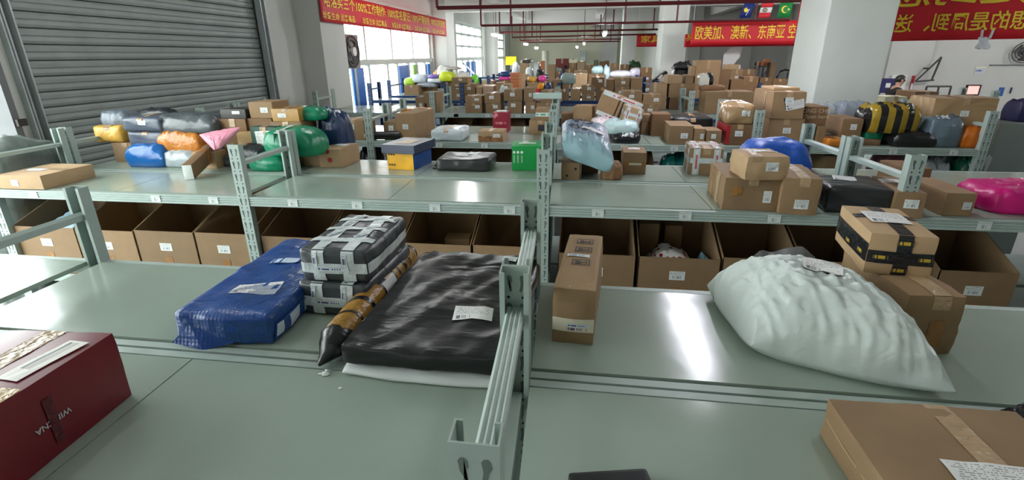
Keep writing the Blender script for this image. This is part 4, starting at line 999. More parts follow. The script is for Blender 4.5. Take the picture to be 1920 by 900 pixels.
c = fbox('brown carton with a red left side under the film wrapped carton', 1362, 1412, 234, 269, R3, .42, kraftd, lb=True, n=4); c.patch('F', -.9, .05, .04, c.h * .95, 0, redst, 'red_edge', c.o, n=2); c.patch('L', 0, 0, c.d * .98, c.h * .96, 0, redst, 'red_side', c.o, n=2)
filmk = plastic('film_wrapped_kraft', s(168, 138, 100), .24, .5)
c = fbox('crumpled carton in shiny clear film, top of the pair left of the post', 1366, 1417, 197, 234, R3 + .02, .5, filmk, lb=True, rz=-.08, dent=.02, bulge=.02, r=.02, n=10)
c.patch('T', -.3, .2, .18, .1, 0, paper, 'label', c.o)
fbox('big brown carton at the bottom of the tall stack right of the post', 1440, 1507, 223, 259, R3 + .06, .6, kraft, n=4)
c = fbox('big brown carton with a torn hole and white waybill, top of the tall stack', 1448, 1510, 172, 222, R3 + .05, .62, kraft, lb=True, n=6)
c.patch('F', .38, .05, .17, .085, .22, bill, 'waybill', c.o); c.patch('F', -.05, .1, .06, .13, .3, holem, 'torn_hole', c.o, n=3, off=.0016)
c.patch('L', .25, .1, .06, .2, 0, labelmat('carton_print2', s(192, 160, 122), (.05, .95, .05, .95), False, s(90, 66, 44), 3), 'printing', c.o)
fbox('thin loose carton flap board lying on the tall stack', 1450, 1500, 168, 172, R3 + .2, .4, kraftl, lb=False, name='cardboard_sheet', cat='cardboard')
c = fbox('brown carton with a ladder print, lower right of the tall stack', 1505, 1548, 236, 262, R3 + .1, .4, kraft, lb=False, n=3); c.patch('F', -.2, .1, .12, .16, 0, labelmat('ladder_print', s(160, 128, 92), (.0, 1, .0, 1), False, s(40, 30, 22), 5), 'printing', c.o, n=2)
c = fbox('brown carton printed with pale capitals, right of the tall stack', 1509, 1551, 200, 235, R3 + .12, .4, kraftd, lb=False, n=3); text_mesh('LONG CHEN\nOpen here', mat('pale_print', s(206, 184, 150), .6), .055, 'printing', c.o, Matrix.Translation(c.surf('F', 0, .25, .003)) @ Matrix.Rotation(H, 4, 'X'), ext=.0005)
# right bay of that rack
fbox('orange and grey flat parcel between the two right frames', 1550, 1608, 262, 284, R3 - .02, .34, orangep, lb=False, n=8, r=.02, dent=.01, name='wrapped_parcel', cat='parcel')
fbox('brown carton with a white label standing on the orange flat parcel', 1578, 1617, 223, 258, R3 + .15, .42, kraft, n=4)
bag('emerald plastic bag right of the brown carton in the right bay', 1613, 1653, 222, 262, 5.55, .3, grn, p=5, rim=.5, lb=(.1, -.7, .08, .06))
fbox('brown carton under the emerald bag', 1616, 1650, 262, 282, 5.5, .3, kraftd, lb=False)
bag('wide black plastic bag under the striped parcel', 1651, 1752, 243, 279, R3, .5, blk, p=5, wr=.1, rim=.35)
strp = mat('yellow_black_stripes', (.02, .02, .02), .2)
nt = strp.node_tree; N = nt.nodes; tc = N.new('ShaderNodeTexCoord'); wv = N.new('ShaderNodeTexWave'); wv.inputs['Scale'].default_value = 2.6; wv.inputs['Distortion'].default_value = .8; wv.bands_direction = 'X'
nt.links.new(tc.outputs['Object'], wv.inputs[0]); cr = N.new('ShaderNodeValToRGB'); cr.color_ramp.interpolation = 'CONSTANT'; cr.color_ramp.elements[0].color = (.012, .012, .012, 1); cr.color_ramp.elements[1].position = .5; cr.color_ramp.elements[1].color = (*s(150, 124, 36), 1)
nt.links.new(wv.outputs[0], cr.inputs[0]); nt.links.new(cr.outputs[0], N['Principled BSDF'].inputs[0])
bag('yellow and black striped taped parcel on the wide black bag', 1614, 1718, 193, 247, 5.45, .46, strp, p=5, q=.5, rim=.5, res=22, z=1.372, lb=(.5, -.6, .07, .09), cat='parcel', name='taped_parcel')
bag('grey clear plastic bag leaning right of the black bag', 1722, 1795, 217, 281, 5.42, .42, plastic('slate_clear_poly', s(96, 112, 122), .2, .5), p=5, rim=.4, wr=.12, lb=(-.2, -.5, .1, .07))
bag('round orange plastic bag beside the rightmost post', 1786, 1846, 234, 279, R3, .42, plastic('orange_poly', s(188, 100, 24), .25, .5), p=5, q=.5, rim=.5, wr=.08, lb=(.4, -.7, .07, .06))
c = fbox('long carton in clear film, highest at the right end of the rack', 1748, 1868, 184, 236, R3 + .16, .4, filmk, lb=True, n=8, dent=.008)
bag('clear grey plastic bag at the back left of the right bay', 1522, 1570, 194, 218, 6.2, .3, plastic('clear_grey_poly', s(176, 186, 190), .15, .5), wr=.12)
bag('long clear grey plastic parcel left of the striped parcel', 1562, 1632, 192, 216, 6.15, .35, plastic('clear_grey_poly2', s(150, 160, 170), .15, .5), p=6, rim=.5)
# its lower shelf
def low(label, x0, x1, yt, Y, dep, m, kind='box', **kw):
    if kind == 'box': return fbox(label, x0, x1, yt, yt + 40, Y, dep, m, on=.581, lb=kw.pop('lb', False), **kw)
    return bag(label, x0, x1, yt, yt + 40, Y, dep, m, z=.581, p=5, **kw)
low('brown carton on the lower shelf inside the right frames', 1545, 1602, 293, 5.45, .45, kraft)
low('pale pink plastic bag on the lower shelf, second aisle', 1640, 1706, 291, 5.5, .45, plastic('dusty_pink_poly', s(190, 120, 140), .35, .5), 'bag')
low('pale grey plastic bag on the lower shelf, second aisle', 1708, 1775, 291, 5.5, .45, plastic('clear_grey_poly', s(176, 186, 190), .15, .5), 'bag')
low('dark green plastic bag on the lower shelf by the rightmost post', 1782, 1834, 291, 5.45, .45, plastic('forest_poly', s(16, 92, 70), .35, .4), 'bag', lb=(.4, -.7, .1, .14))
low('teal plastic bag on the lower shelf behind the grey deck', 1236, 1296, 288, 5.45, .5, plastic('teal_poly', s(10, 110, 104), .35, .4), 'bag')
low('black plastic bag on the lower shelf left of the lidded box', 676, 712, 275, 5.45, .4, blk, 'bag')
for x0, x1, t in ((716, 792, 'left of the lidded box lid'), (792, 872, 'behind the black wrapped parcel'), (872, 952, 'right behind the black wrapped parcel'), (952, 1028, 'behind the green carton'), (1062, 1140, 'behind the grey printed bag'), (1140, 1228, 'behind the orange taped carton')):
    open_carton('open carton added to darken the lower shelf ' + t, x0, x1, 318, 0, Yf=5.44, lb=False)  # extra cartons put in so the lower shelf goes dark
for x0, x1, t in ((828, 880, 'left of the first carton pair'), (880, 931, 'between the first two carton pairs'), (931, 981, 'behind the crimson carton'), (981, 1030, 'left of the centre posts')):
    open_carton('open carton added to darken the fourth rack ' + t, x0, x1, 236, 0, Yf=8.25, lb=False)  # added likewise, to keep the space under this rack dark
# left bays of that rack
fbox('kraft carton with a white label by the navy bag', 641, 683, 225, 260, R3, .32, kraft, n=4)
rl = empty('roll', atY((700, 258), R3)); a = rl.location; rl.location = (a.x, a.y + .04, ZS + .047)
b = MB(); b.tube([(-.10, 0, 0), (.28, .06, 0)], .045, None, 14); b.build('roll_body', rl, blk, smooth=40); MB().tube([(-.108, -.001, 0), (-.098, 0, 0)], .04, None, 14).build('end_cap', rl, paper)
tag(rl, 'short black wrapped roll with a white end beside the left post', 'roll')
fbox('smaller kraft carton behind the black wrapped roll', 719, 748, 229, 252, R3 + .1, .4, kraft, n=3)
c = fbox('large kraft carton right of the black wrapped roll', 747, 783, 213, 252, R3 + .08, .55, kraft, n=4, rz=-.12)
solid('orange and white flat pack behind the large kraft carton', 752, 800, 206, 218, 6.2, .3, orangep, lb=False)
# table with blue cloth at the far right edge
tb = empty('packing_table', (4.75, 5.2, 0))
MB().box((-.75, -.4, .93), (.75, .4, .97)).build('table_top', tb, mat('silver_top', s(180, 190, 196), .35))
for sx in (-.7, .7):
    for sy in (-.35, .35): MB().box((sx - .02, sy - .02, .001), (sx + .02, sy + .02, .93)).build('leg', tb, rackm)
tag(tb, 'pale packing table at the far right edge beyond the last post', 'table')
c = cartonobj('storage_crate', 'blue crate on the packing table at the right edge', 'crate', .62, .4, .2, (4.62, 5.2, .9705), 0, mat('blue_crate', s(16, 70, 130), .4), 5, (), n=2, reg=False)
c = cartonobj('foam_box', 'cream and pale blue foam box on the blue crate at the right edge', 'box', .62, .3, .17, (4.62, 5.2, 1.171), 0, mat('cream_foam', s(206, 204, 170), .7), 6, (), n=2, reg=False); c[1].patch('F', 0, 0, .54, .14, 0, mat('pale_blue_face', s(176, 196, 222), .5), 'face_panel', c[0], n=2)

# ================================================================ the row of paired brown cartons
def F(Y, rows, d=.4):
    for r in rows:
        x0, x1, yt, yb, t = r[:5]; m = r[5] if len(r) > 5 and r[5] else kraft; lb = r[6] if len(r) > 6 else 1
        dd = r[7] if len(r) > 7 else d
        fbox(t, x0, x1, yt, yb, Y, dd, m, lb=bool(lb), n=2, rz=random.Random(x0).uniform(-.06, .06))
F(R4, (
 (780, 797, 182, 212, 'brown carton with clear tape, leftmost on the fourth rack'),
 (799, 818, 194, 212, 'lower brown carton of the pair left of the fourth rack post', kraft, 0),
 (794, 818, 173, 193, 'upper brown carton of the pair left of the fourth rack post'),
 (872, 903, 194, 213, 'lower carton of the first pair right of the fourth rack post'),
 (873, 904, 180, 194, 'upper carton of the first pair right of the fourth rack post'),
 (911, 939, 194, 213, 'lower carton of the second pair on the fourth rack'),
 (909, 939, 175, 193, 'upper carton of the second pair, with a yellow tape line'),
 (951, 978, 189, 213, 'tall lower carton of the third pair on the fourth rack'),
 (946, 981, 168, 189, 'wide upper carton of the third pair on the fourth rack'),
 (984, 1003, 191, 213, 'lower carton of the fourth pair, left of the wrapped beam'),
 (982, 1000, 165, 190, 'narrow tall carton atop the fourth pair'),
 (1005, 1048, 193, 213, 'carton behind the wrapped beam on the fourth rack', kraft, 0),
 (1015, 1051, 170, 193, 'wide brown carton above the wrapped beam'),
 (1206, 1236, 197, 214, 'lower carton of the pair right of the leaning carton'),
 (1205, 1240, 177, 197, 'upper carton of the pair right of the leaning carton'),
 (1168, 1204, 190, 214, 'carton behind the top of the leaning carton', kraftd, 0),
 (1168, 1204, 171, 190, 'carton peeping over the top of the leaning carton'),
))
c = fbox('long brown carton right of the navy post on the fourth rack', 1322, 1412, 172, 207, R4 + .1, .5, kraft, lb=False, n=3)
F(8.95, (
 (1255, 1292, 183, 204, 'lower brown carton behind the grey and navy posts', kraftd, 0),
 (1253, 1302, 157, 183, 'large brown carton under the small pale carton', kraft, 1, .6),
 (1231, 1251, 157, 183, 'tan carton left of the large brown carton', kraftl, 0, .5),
 (1251, 1278, 141, 157, 'small pale kraft carton topmost left of the black bags', kraftl, 0),
 (1286, 1301, 141, 157, 'small kraft carton right of the small pale carton', kraft, 0),
))
bag('rumpled brown paper sheet on the long brown carton', 1312, 1360, 160, 173, 8.6, .4, pap, p=6)
c = bag('black and white plastic bag on the brown paper', 1308, 1338, 138, 162, 8.75, .35, mat('black_white_poly', s(226, 224, 212), .3), p=5, rim=.5)
me = c.data; me.materials.append(blk)
for p in me.polygons:
    if p.center.x > .02 + .03 * math.sin(p.center.y * 20): p.material_index = 1
fbox('white paper carton behind the striped parcel', 1657, 1698, 181, 213, 8.3, .3, mat('cream_card', s(226, 222, 190), .6), lb=False)
fbox('brown carton left of the long film wrapped carton, further back', 1713, 1757, 172, 213, 8.3, .5, kraftd, lb=False)

# ================================================================ navy racks, farther back
R5 = 10.78
F(R5, (
 (846, 866, 170, 188, 'bottom carton of the left column on the first navy rack'),
 (847, 866, 164, 170, 'thin carton second in the left column on the first navy rack'),
 (846, 866, 156, 164, 'third carton up in the left column on the first navy rack'),
 (868, 891, 176, 188, 'bottom carton of the right column on the first navy rack', kraftd, 0),
 (868, 891, 157, 176, 'large carton of the right column on the first navy rack'),
 (847, 877, 145, 156, 'wide carton topmost over both columns on the first navy rack'),
 (893, 904, 163, 186, 'pinkish carton left of the striped box', kraftl, 0),
 (905, 925, 161, 186, 'brown and white striped box on the first navy rack', labelmat('striped_box_print', s(190, 160, 140), (0, 1, 0, 1), False, s(120, 76, 60), 8), 0),
 (930, 943, 155, 186, 'slim tan carton right of the striped box', kraftl, 0),
 (943, 956, 158, 186, 'slim tan carton left of the orange stack', kraftl, 0),
 (1038, 1052, 149, 188, 'brown carton left of the big grey bag'),
 (1053, 1066, 158, 188, 'brown carton under the big grey bag'),
 (1070, 1088, 166, 188, 'carton in clear wrap right of the big grey bag', filmk, 0),
 (1091, 1115, 176, 188, 'lower carton of the pair right of the clear wrapped carton'),
 (1090, 1115, 160, 176, 'upper carton of the pair right of the clear wrapped carton'),
 (1117, 1140, 164, 188, 'reddish brown carton right of that pair', kraftd, 0),
 (1137, 1151, 149, 164, 'brown carton standing behind the reddish brown carton', kraftd, 0),
 (1109, 1133, 145, 160, 'carton with a small black label above the pair', kraftd),
 (1152, 1180, 163, 188, 'lower half of the large carton pair left of the navy posts'),
 (1152, 1180, 146, 163, 'upper large carton with a glossy white strip'),
 (1182, 1203, 146, 188, 'tall open carton just left of the navy posts', kraft, 0),
))
bag('big grey plastic bag on the cartons of the first navy rack', 1051, 1080, 137, 160, R5, .4, plastic('sage_poly', s(146, 162, 158), .3, .4), p=4, rim=.45, lb=(.1, -.6, .08, .06))
bag('white crumpled bag left of the orange stack', 936, 957, 160, 174, R5 - .05, .3, plastic('white_poly', s(206, 220, 216), .38, .45), wr=.15)
for k in range(5): fbox(('orange brown carton at the bottom of the orange stack', 'second carton from the bottom of the orange stack', 'middle carton of the orange stack', 'fourth carton up in the orange stack', 'topmost carton of the orange stack')[k], 957, 973, 160 - k * 6 + .6, 166 - k * 6, 12.1, .4, mat('orange_card', s(188, 116, 72), .6), lb=False, n=1)
c = leaning('navy board leaning against the left carton column', 824, 845, 153, 188, R5 - .02, .05, -.30, mat('navy_board', s(34, 52, 90), .4), n=1)
# heap of bags by the windows
def BG(rows, Y, d=.5):
    for x0, x1, yt, yb, col, t in rows:
        bag(t, x0, x1, yt, yb, Y, d, plastic('poly_%d_%d_%d' % col, s(*col), .32, .35), res=12, p=4, rim=.4, wr=.1)
F(12.15, ((758, 785, 160, 177, 'open brown carton under the lime bag by the window', kraft, 0),))
F(12.5, ((790, 820, 163, 178, 'brown carton under the grey bag heap by the window', kraftd, 0), (826, 850, 152, 178, 'brown carton under the lime yellow bag', kraftd, 0), (855, 880, 147, 178, 'brown carton under the black and white case', kraftd, 0), (892, 926, 160, 178, 'pale carton under the pink bags', kraftl, 0)))
BG(((759, 782, 146, 160, (160, 200, 60), 'lime green bag in the open carton by the window'), (782, 822, 153, 168, (150, 156, 168), 'grey bag lowest in the heap by the window'), (774, 803, 139, 153, (196, 206, 216), 'pale blue grey bag upper left in the heap by the window'),
    (802, 832, 145, 153, (222, 226, 232), 'white mailer under the purple bag'), (803, 828, 140, 147, (120, 100, 176), 'purple plastic bag in the heap by the window'), (824, 853, 135, 153, (196, 214, 40), 'lime yellow bag in the heap by the window')), 12.3)
BG(((812, 826, 132, 141, (240, 176, 110), 'light orange bag behind the lime yellow bag'), (817, 850, 123, 136, (222, 224, 216), 'white arched bag with a black edge topmost in the heap'), (836, 864, 126, 142, (176, 172, 170), 'grey bag with a white label high in the heap'), (855, 880, 134, 146, (226, 226, 220), 'white bag left of the black and white case'), (882, 897, 140, 156, (120, 220, 60), 'bright green bag below the black and white case')), 12.8)
c = leaning('black and white long case leaning in front of the second window', 866, 894, 118, 146, 13.0, .2, .75, blk, n=1)
c.patch('F', -.4, .4, c.w * .5, c.h * .6, 0, paper, 'label', c.o, n=1)
F(14.75, ((892, 926, 152, 166, 'pale pink flat carton left of the pink bags', kraftl, 0), (936, 957, 151, 166, 'carton under the pink bag and the navy bag', kraftd, 0), (958, 985, 150, 166, 'carton right of the orange stack', kraftl, 0), (990, 1008, 154, 166, 'carton under the yellow tan bag', kraft, 0), (1010, 1036, 153, 166, 'carton under the bright pink bag', kraftd, 0), (1042, 1070, 146, 166, 'wide carton behind the big grey bag', kraft, 0), (1075, 1101, 138, 166, 'long pale carton with a window behind the pair', kraftl, 0), (1103, 1135, 139, 166, 'carton under the pale teal bag', kraftd, 0), (1140, 1200, 145, 166, 'long carton under the white rolled mailer', kraftd, 0), (1202, 1222, 127, 166, 'tall brown carton left of the second pillar', kraftd)))
BG(((913, 928, 150, 159, (220, 90, 160), 'left pink bag on the pale pink carton'), (936, 958, 142, 152, (216, 70, 150), 'pink bag with a white label under the navy bag'), (938, 958, 133, 143, (38, 66, 110), 'navy bag with a white label on the pink bag'), (989, 1007, 143, 155, (206, 156, 70), 'yellow tan bag left of the bright pink bag'), (1010, 1024, 142, 154, (222, 60, 150), 'bright pink bag left of the navy post'), (1109, 1132, 124, 141, (160, 188, 190), 'pale teal plastic bag with white label'), (1131, 1145, 123, 133, (180, 206, 216), 'smaller ice blue bag right of the pale teal bag'), (1141, 1188, 133, 145, (222, 222, 232), 'long white rolled mailer'), (1181, 1203, 128, 140, (206, 204, 222), 'white mailer right of the long white one')), 14.8, .6)
BG(((1001, 1015, 166, 178, (196, 40, 80), 'crimson bag between the paired cartons'), (1008, 1021, 156, 168, (236, 150, 30), 'orange bag above the crimson bag'), (1021, 1035, 155, 168, (30, 46, 90), 'dark navy bag right of the orange bag')), 12.1, .4)
F(17.4, ((975, 990, 139, 156, 'small tan carton left of the yellow tan bag', kraftl, 0), (1028, 1041, 121, 156, 'brown carton under the white far bags', kraft, 0), (1042, 1056, 134, 156, 'carton under the teal pack', kraftd, 0), (1060, 1075, 130, 156, 'carton under the far black bag', kraftd, 0), (1076, 1101, 132, 156, 'pale flat cartons pile behind the long pale carton', kraftl, 0), (1144, 1161, 119, 156, 'upright brown carton above the long white mailer', kraft), (1163, 1180, 121, 156, 'brown carton right of the upright one', kraftd, 0), (1181, 1202, 126, 156, 'brown carton under the green bag', kraftd, 0)))
BG(((1005, 1020, 130, 146, (30, 30, 32), 'black bag with ears in the far pile'), (1037, 1055, 127, 136, (150, 170, 172), 'pale teal pack in the far pile'), (1176, 1204, 114, 127, (50, 84, 58), 'dark green bag below the small red banner'), (960, 974, 117, 140, (206, 210, 214), 'white bag right below the yellow board'), (985, 1000, 125, 145, (196, 206, 206), 'white grey bag heap in the middle of the far pile')), 17.5, .7)
F(20.0, ((1013, 1021, 114, 150, 'orange brown carton near the white roll', mat('orange_card', s(188, 116, 72), .6), 0), (1067, 1081, 118, 150, 'brown carton right of the far black bag', kraft, 0), (1083, 1096, 115, 150, 'white topped carton below the grey cabinet', kraftl, 0), (1098, 1112, 121, 150, 'carton right of the white topped carton', kraft, 0), (1113, 1121, 112, 150, 'small greenish carton standing up in the far pile', mat('olive_card', s(110, 120, 90), .7), 0), (1124, 1132, 115, 150, 'small dark brown carton in the far pile', kraftd, 0), (1133, 1142, 114, 150, 'small brown carton with a white cap in the far pile', kraftd, 0), (1042, 1066, 110, 150, 'dark red and tan carton on the far pile', mat('dark_red_card', s(110, 40, 36), .6), 0), (1067, 1083, 111, 128, 'white and orange carton on the far pile', mat('cream_card', s(226, 222, 190), .6), 0), (975, 990, 118, 150, 'tan carton below the dark curved bag', kraftl, 0)))
BG(((1055, 1066, 118, 130, (36, 38, 44), 'far black bag in front of the dark red carton'), (979, 998, 111, 120, (70, 64, 56), 'dark curved bag in the far pile'), (1000, 1014, 118, 130, (214, 220, 220), 'far white bag leaning right of the dark curved bag')), 19.9, .8)
# tall things against the back wall
def post(label, name, p, yb, Y, r, m, cat, top, tilt=0):
    a = atY((p, yb), Y); h = z_at((a.x, Y), top); b = MB(); b.tube([(0, 0, .0), (0, 0, h * .02), (0, 0, h * .98), (0, 0, h)], [r * .9, r, r, r * .9], None, 14); o = b.build(name, m=m, smooth=50); o.location = (a.x, Y, .001); o.rotation_euler.y = tilt; tag(o, label, cat)
post('tall pale wrapped roll standing against the back wall', 'wrapped_roll', 1022, 117, 31.5, .2, plastic('cream_poly', s(206, 206, 188), .5), 'roll', 95)
post('pale roll leaning in the far pile left of the tall one', 'wrapped_roll', 1010, 117, 31.4, .16, MATS['cream_poly'], 'roll', 104, -.5)
a = atY((1087, 110), 31.8); e = atY((1098, 110), 31.8)
cb = MB(); cb.box((0, 0, .001), (e.x - a.x, .5, z_at((a.x, 31.8), 95))); o = cb.build('metal_cabinet', m=mat('cabinet_grey', s(150, 160, 156), .4), bevel=.01); o.location = (a.x, 31.8, 0); tag(o, 'grey metal cabinet standing against the back wall', 'cabinet')
MB().box((.02, -.012, .1), ((e.x - a.x) - .02, -.002, 2.0)).build('cabinet_door', o, mat('cabinet_door', s(180, 190, 184), .4))
a = atY((948, 114), 31.0); e = atY((968, 114), 31.0); zt, zb = z_at((a.x, 31.0), 106), z_at((a.x, 31.0), 122)
b = MB(); b.box((0, 0, zb), (e.x - a.x, .04, zt)); o = b.build('notice_board', m=mat('yellow_sign', s(250, 232, 20), .5)); o.location = (a.x, 31.0, 0); tag(o, 'bright yellow notice board near the back left corner', 'sign')
MB().box((.3, .0, .001), (.36, .04, zb)).build('leg', o, rackm); MB().box((e.x - a.x - .36, .0, .001), (e.x - a.x - .3, .04, zb)).build('leg', o, rackm)

# ================================================================ back right: stacked goods before the white wall
R6 = 11.36
F(R6, ((1223, 1250, 155, 180, 'brown carton below the leaning black case', kraftd, 0), (1260, 1300, 143, 180, 'brown carton under the black hard cases', kraftd, 0), (1302, 1348, 113, 180, 'very large plain brown carton standing upright', kraft, 0), (1296, 1309, 124, 145, 'small brown carton against the very large carton', kraft, 0),
        (1349, 1368, 130, 180, 'brown carton right of the very large carton', kraftd, 0), (1369, 1392, 149, 180, 'carton below the many sided carton', kraftd, 0), (1393, 1421, 144, 180, 'brown carton behind the navy posts on the right', kraftd, 0)))
F(13.3, ((1370, 1392, 130, 150, 'many sided brown carton with a white label', kraft), (1392, 1416, 130, 145, 'wide brown carton right of the many sided one', kraftd, 0), (1423, 1447, 146, 172, 'dark brown carton below the small metal rack', kraftd, 0), (1449, 1475, 148, 172, 'dark brown carton left of the wide pillar', kraftd, 0), (1361, 1386, 121, 131, 'flat tan carton below the white board', kraftl, 0)))
bag('upper black hard case on the back right racks', 1259, 1300, 119, 135, 12.2, .5, blk, p=6, cat='case', name='instrument_case'); bag('lower flat black hard case on the back right racks', 1258, 1310, 134, 144, 12.0, .5, blk, p=6, cat='case', name='instrument_case')
c = leaning('black case leaning left of the small pale carton', 1222, 1252, 133, 157, 11.6, .25, -.62, blk, n=1); c.patch('F', .1, 0, .12, .08, .5, paper, 'label', c.o, n=1)
for y in (R6,): rack('navy metal rack under the very large carton on the back right', y - .06, y + .6, navym, 3, 5, panels=1, zt=1.55)
rack('navy metal rack before the white board on the back right', 13.24, 13.9, navym, 3, 5, panels=1, zt=1.55)
b = MB(); P = [atY(q, 14.6) for q in ((1354, 126), (1371, 125), (1386, 108), (1390, 87), (1372, 88), (1357, 102))]
o0 = P[0].copy(); A = [b.bm.verts.new(p - o0) for p in P]; B = [b.bm.verts.new(p - o0 + Vector((.12, .35, 0))) for p in P]
b.bm.faces.new(A[::-1]); b.bm.faces.new(B)
for k in range(6): b.bm.faces.new((A[k], A[(k + 1) % 6], B[(k + 1) % 6], B[k]))
b.box((.1, .15, -o0.z + .001), (.5, .3, .05))
o = b.build('foam_sheet', m=mat('white_board', s(222, 224, 224), .6)); o.location = o0; tag(o, 'big white angular panel standing behind the back right cartons', 'panel')
# small metal rack, tall carton, hand truck before the wall
def stand(name, label, x0, x1, yt, Y, m, cat, shelves):
    a, e = atY((x0, yt), Y), atY((x1, yt), Y); w = e.x - a.x; h = a.z; r = empty(name, (a.x, Y, 0))
    for x in (0, w - .04):
        for y in (0, .4): MB().box((x, y, .001), (x + .04, y + .04, h)).build('post', r, m)
    for z in shelves: MB().box((0, 0, z), (w, .44, z + .03)).build('shelf', r, m)
    MB().tube([(.04, .02, shelves[-2] + .1), (w - .04, .02, shelves[-1] - .1)], .015, m).build('cross_brace', r, m)
    tag(r, label, cat); return r, w, a
dk = mat('dark_steel', s(60, 56, 58), .5)
r, w, a = stand('metal_stand', 'dark metal stand with orange goods on top at the back right', 1424, 1443, 117, 15.6, dk, 'rack', (.8, 1.2, 1.75))
for k, (x, hh) in enumerate(((.03, .12), (.18, .18))):
    cartonobj('small_carton', ('left orange box on the dark metal stand', 'right taller orange box on the dark metal stand')[k], 'box', .13, .25, hh, (r.location.x + x + .065, 15.8, 1.7805), 0, MATS['orange_card'], k, (), n=1, reg=False)
fbox('tall slim brown carton beside the dark metal stand', 1444, 1454, 117, 150, 15.5, .25, kraft, lb=False, on=.001, n=2)
ht = empty('hand_truck', atY((1466, 148), 15.5)); ht.location.z = 0
MB().tube([(-.13, 0, .02), (-.13, 0, 1.5), (-.07, 0, 1.64), (.05, 0, 1.68), (.15, 0, 1.66)], .025, blk).build('frame', ht, blk); MB().tube([(.13, 0, .02), (.13, 0, 1.62)], .022, blk).build('frame', ht, blk); MB().box((-.16, -.25, .02), (.16, 0, .04)).build('toe_plate', ht, blk)
for sx in (-.17, .17): MB().tube([(sx - .02, .08, .1), (sx + .02, .08, .1)], .1, blk, 14).build('wheel', ht, blk)
tag(ht, 'black hand truck with a curved handle left of the wide pillar', 'trolley')
# ================================================================ banners and flags
bred = mat('banner_red', s(206, 22, 38), .55, noise_amt=.06, noise_scale=2); byel = mat('banner_yellow', s(246, 216, 60), .6)
def cloth(name, label, P0, P1, z0, z1, m, th=.004, wav=.006, n=60, bot=0):
    P0, P1 = Vector(P0), Vector(P1); d = P1 - P0; L = d.length; rz = math.atan2(d.y, d.x)
    b = MB(); g = {}
    for i in range(n + 1):
        for j in range(7):
            x = L * i / n; z = (z1 - z0) * j / 6
            y = wav * math.sin(x * 2.1 + j * .25) + wav * .5 * math.sin(x * 5.3 + j)
            g[i, j] = b.bm.verts.new((x, y, z - bot * math.sin(math.pi * i / n)))
    for i in range(n):
        for j in range(6): b.bm.faces.new((g[i, j], g[i + 1, j], g[i + 1, j + 1], g[i, j + 1]))
    o = b.build(name, m=m, smooth=180); o.location = (P0.x, P0.y, z0); o.rotation_euler.z = rz
    sm = o.modifiers.new('thickness', 'SOLIDIFY'); sm.thickness = th; sm.offset = 0
    tag(o, label, 'banner'); o['L'] = L; return o
def btext(o, body, x, z, size, sx=1, m=None, mirror=False, wav=.006, yo=-.016, bold=.0, name='lettering'):
    # letters follow the cloth, in front of it
    t = text_mesh(body, m or byel, size, name, o, None, 'LEFT', ext=.0, bold=bold)
    xs = [v.co.x for v in t.data.vertices]; w = max(xs) - min(xs); x_min = min(xs)
    for v in t.data.vertices:
        xx = (v.co.x - x_min) * sx
        if mirror: xx = w * sx - xx
        xx += x; zz = z + v.co.y
        y = wav * math.sin(xx * 2.1 + zz * 2.5) + wav * .5 * math.sin(xx * 5.3 + zz * 10)
        v.co = Vector((xx, y + yo, zz))
    return w * sx
def ropes(o, L, h, z):
    z = 4.199 - o.location.z
    for x in (.02, L - .02): MB().tube([(x, 0, h), (x, 0, z)], .004, None).build('hanging_cord', o, paper)
# left banner along the window wall (hung between the wall piers)
zb, zt = 2.70, 3.18
LB = cloth('banner', 'long red banner with two lines of yellow writing above the left windows', (XL + .48, 8.7, 0), (XL + .48, 16.55, 0), zb, zt, bred)
LL = 7.85
def fit(o, body, x0, x1, z, size, bold=.0, **kw):
    w = btext(o, body, x0, z, size, 1, bold=bold, **kw); t = [c for c in o.children][-1]
    f = (x1 - x0) / w
    for v in t.data.vertices: v.co.x = x0 + (v.co.x - x0) * f
fit(LB, '哈洛买三个100%工作制作: 100%实名登记; 100%开箱验视; 100%过机安检', .12, 7.7, .325, .215, .002)
for k in range(5): fit(LB, '珍爱生命 远离毒品', .03 + k * 1.58, 1.28 + k * 1.58, .095, .125, .001)
ropes(LB, LL, .6, .8)
# banner with country names
Yc = 13.9; a, e = atY((1283, 87), Yc), atY((1500, 86), Yc); zt = z_at((a.x, Yc), 42)
a2 = atY((1297, 60), Yc)
CB = cloth('banner', 'wide red banner with one line of yellow writing right of the second pillar', (a2.x, Yc, 0), (e.x + .3, Yc, 0), a.z + .03, zt, bred)
sc = (atY((1480, 60), Yc).x - a2.x) / 183
fit(CB, '欧美加、澳新、东南亚 空运', 7 * sc, 213 * sc, (zt - a.z) * .46, .34, .002)
ropes(CB, CB['L'], zt - a.z, zt - a.z + .3)
Y2c = 14.3; a, e = atY((1284, 87), Y2c), atY((1500, 86), Y2c); a2 = atY((1284, 70), Y2c)
DB = cloth('banner', 'red banner mostly hidden behind the wide one, its lower line peeping out', (a2.x, Y2c, 0), (e.x, Y2c, 0), a.z - .02, z_at((a.x, Y2c), 64), bred)
fit(DB, '易来', .02, .62, .22, .2, .001)
ropes(DB, DB['L'], .3, 1.0)
Ye = 22.0; a, e = atY((1193, 88), Ye), atY((1232, 88), Ye)
EB = cloth('banner', 'small distant red banner left of the second pillar', (a.x, Ye, 0), (e.x + .8, Ye, 0), a.z, z_at((a.x, Ye), 66), bred)
fit(EB, '家具、', .16, 1.1, .26, .28, .002); ropes(EB, EB['L'], .5, .8)
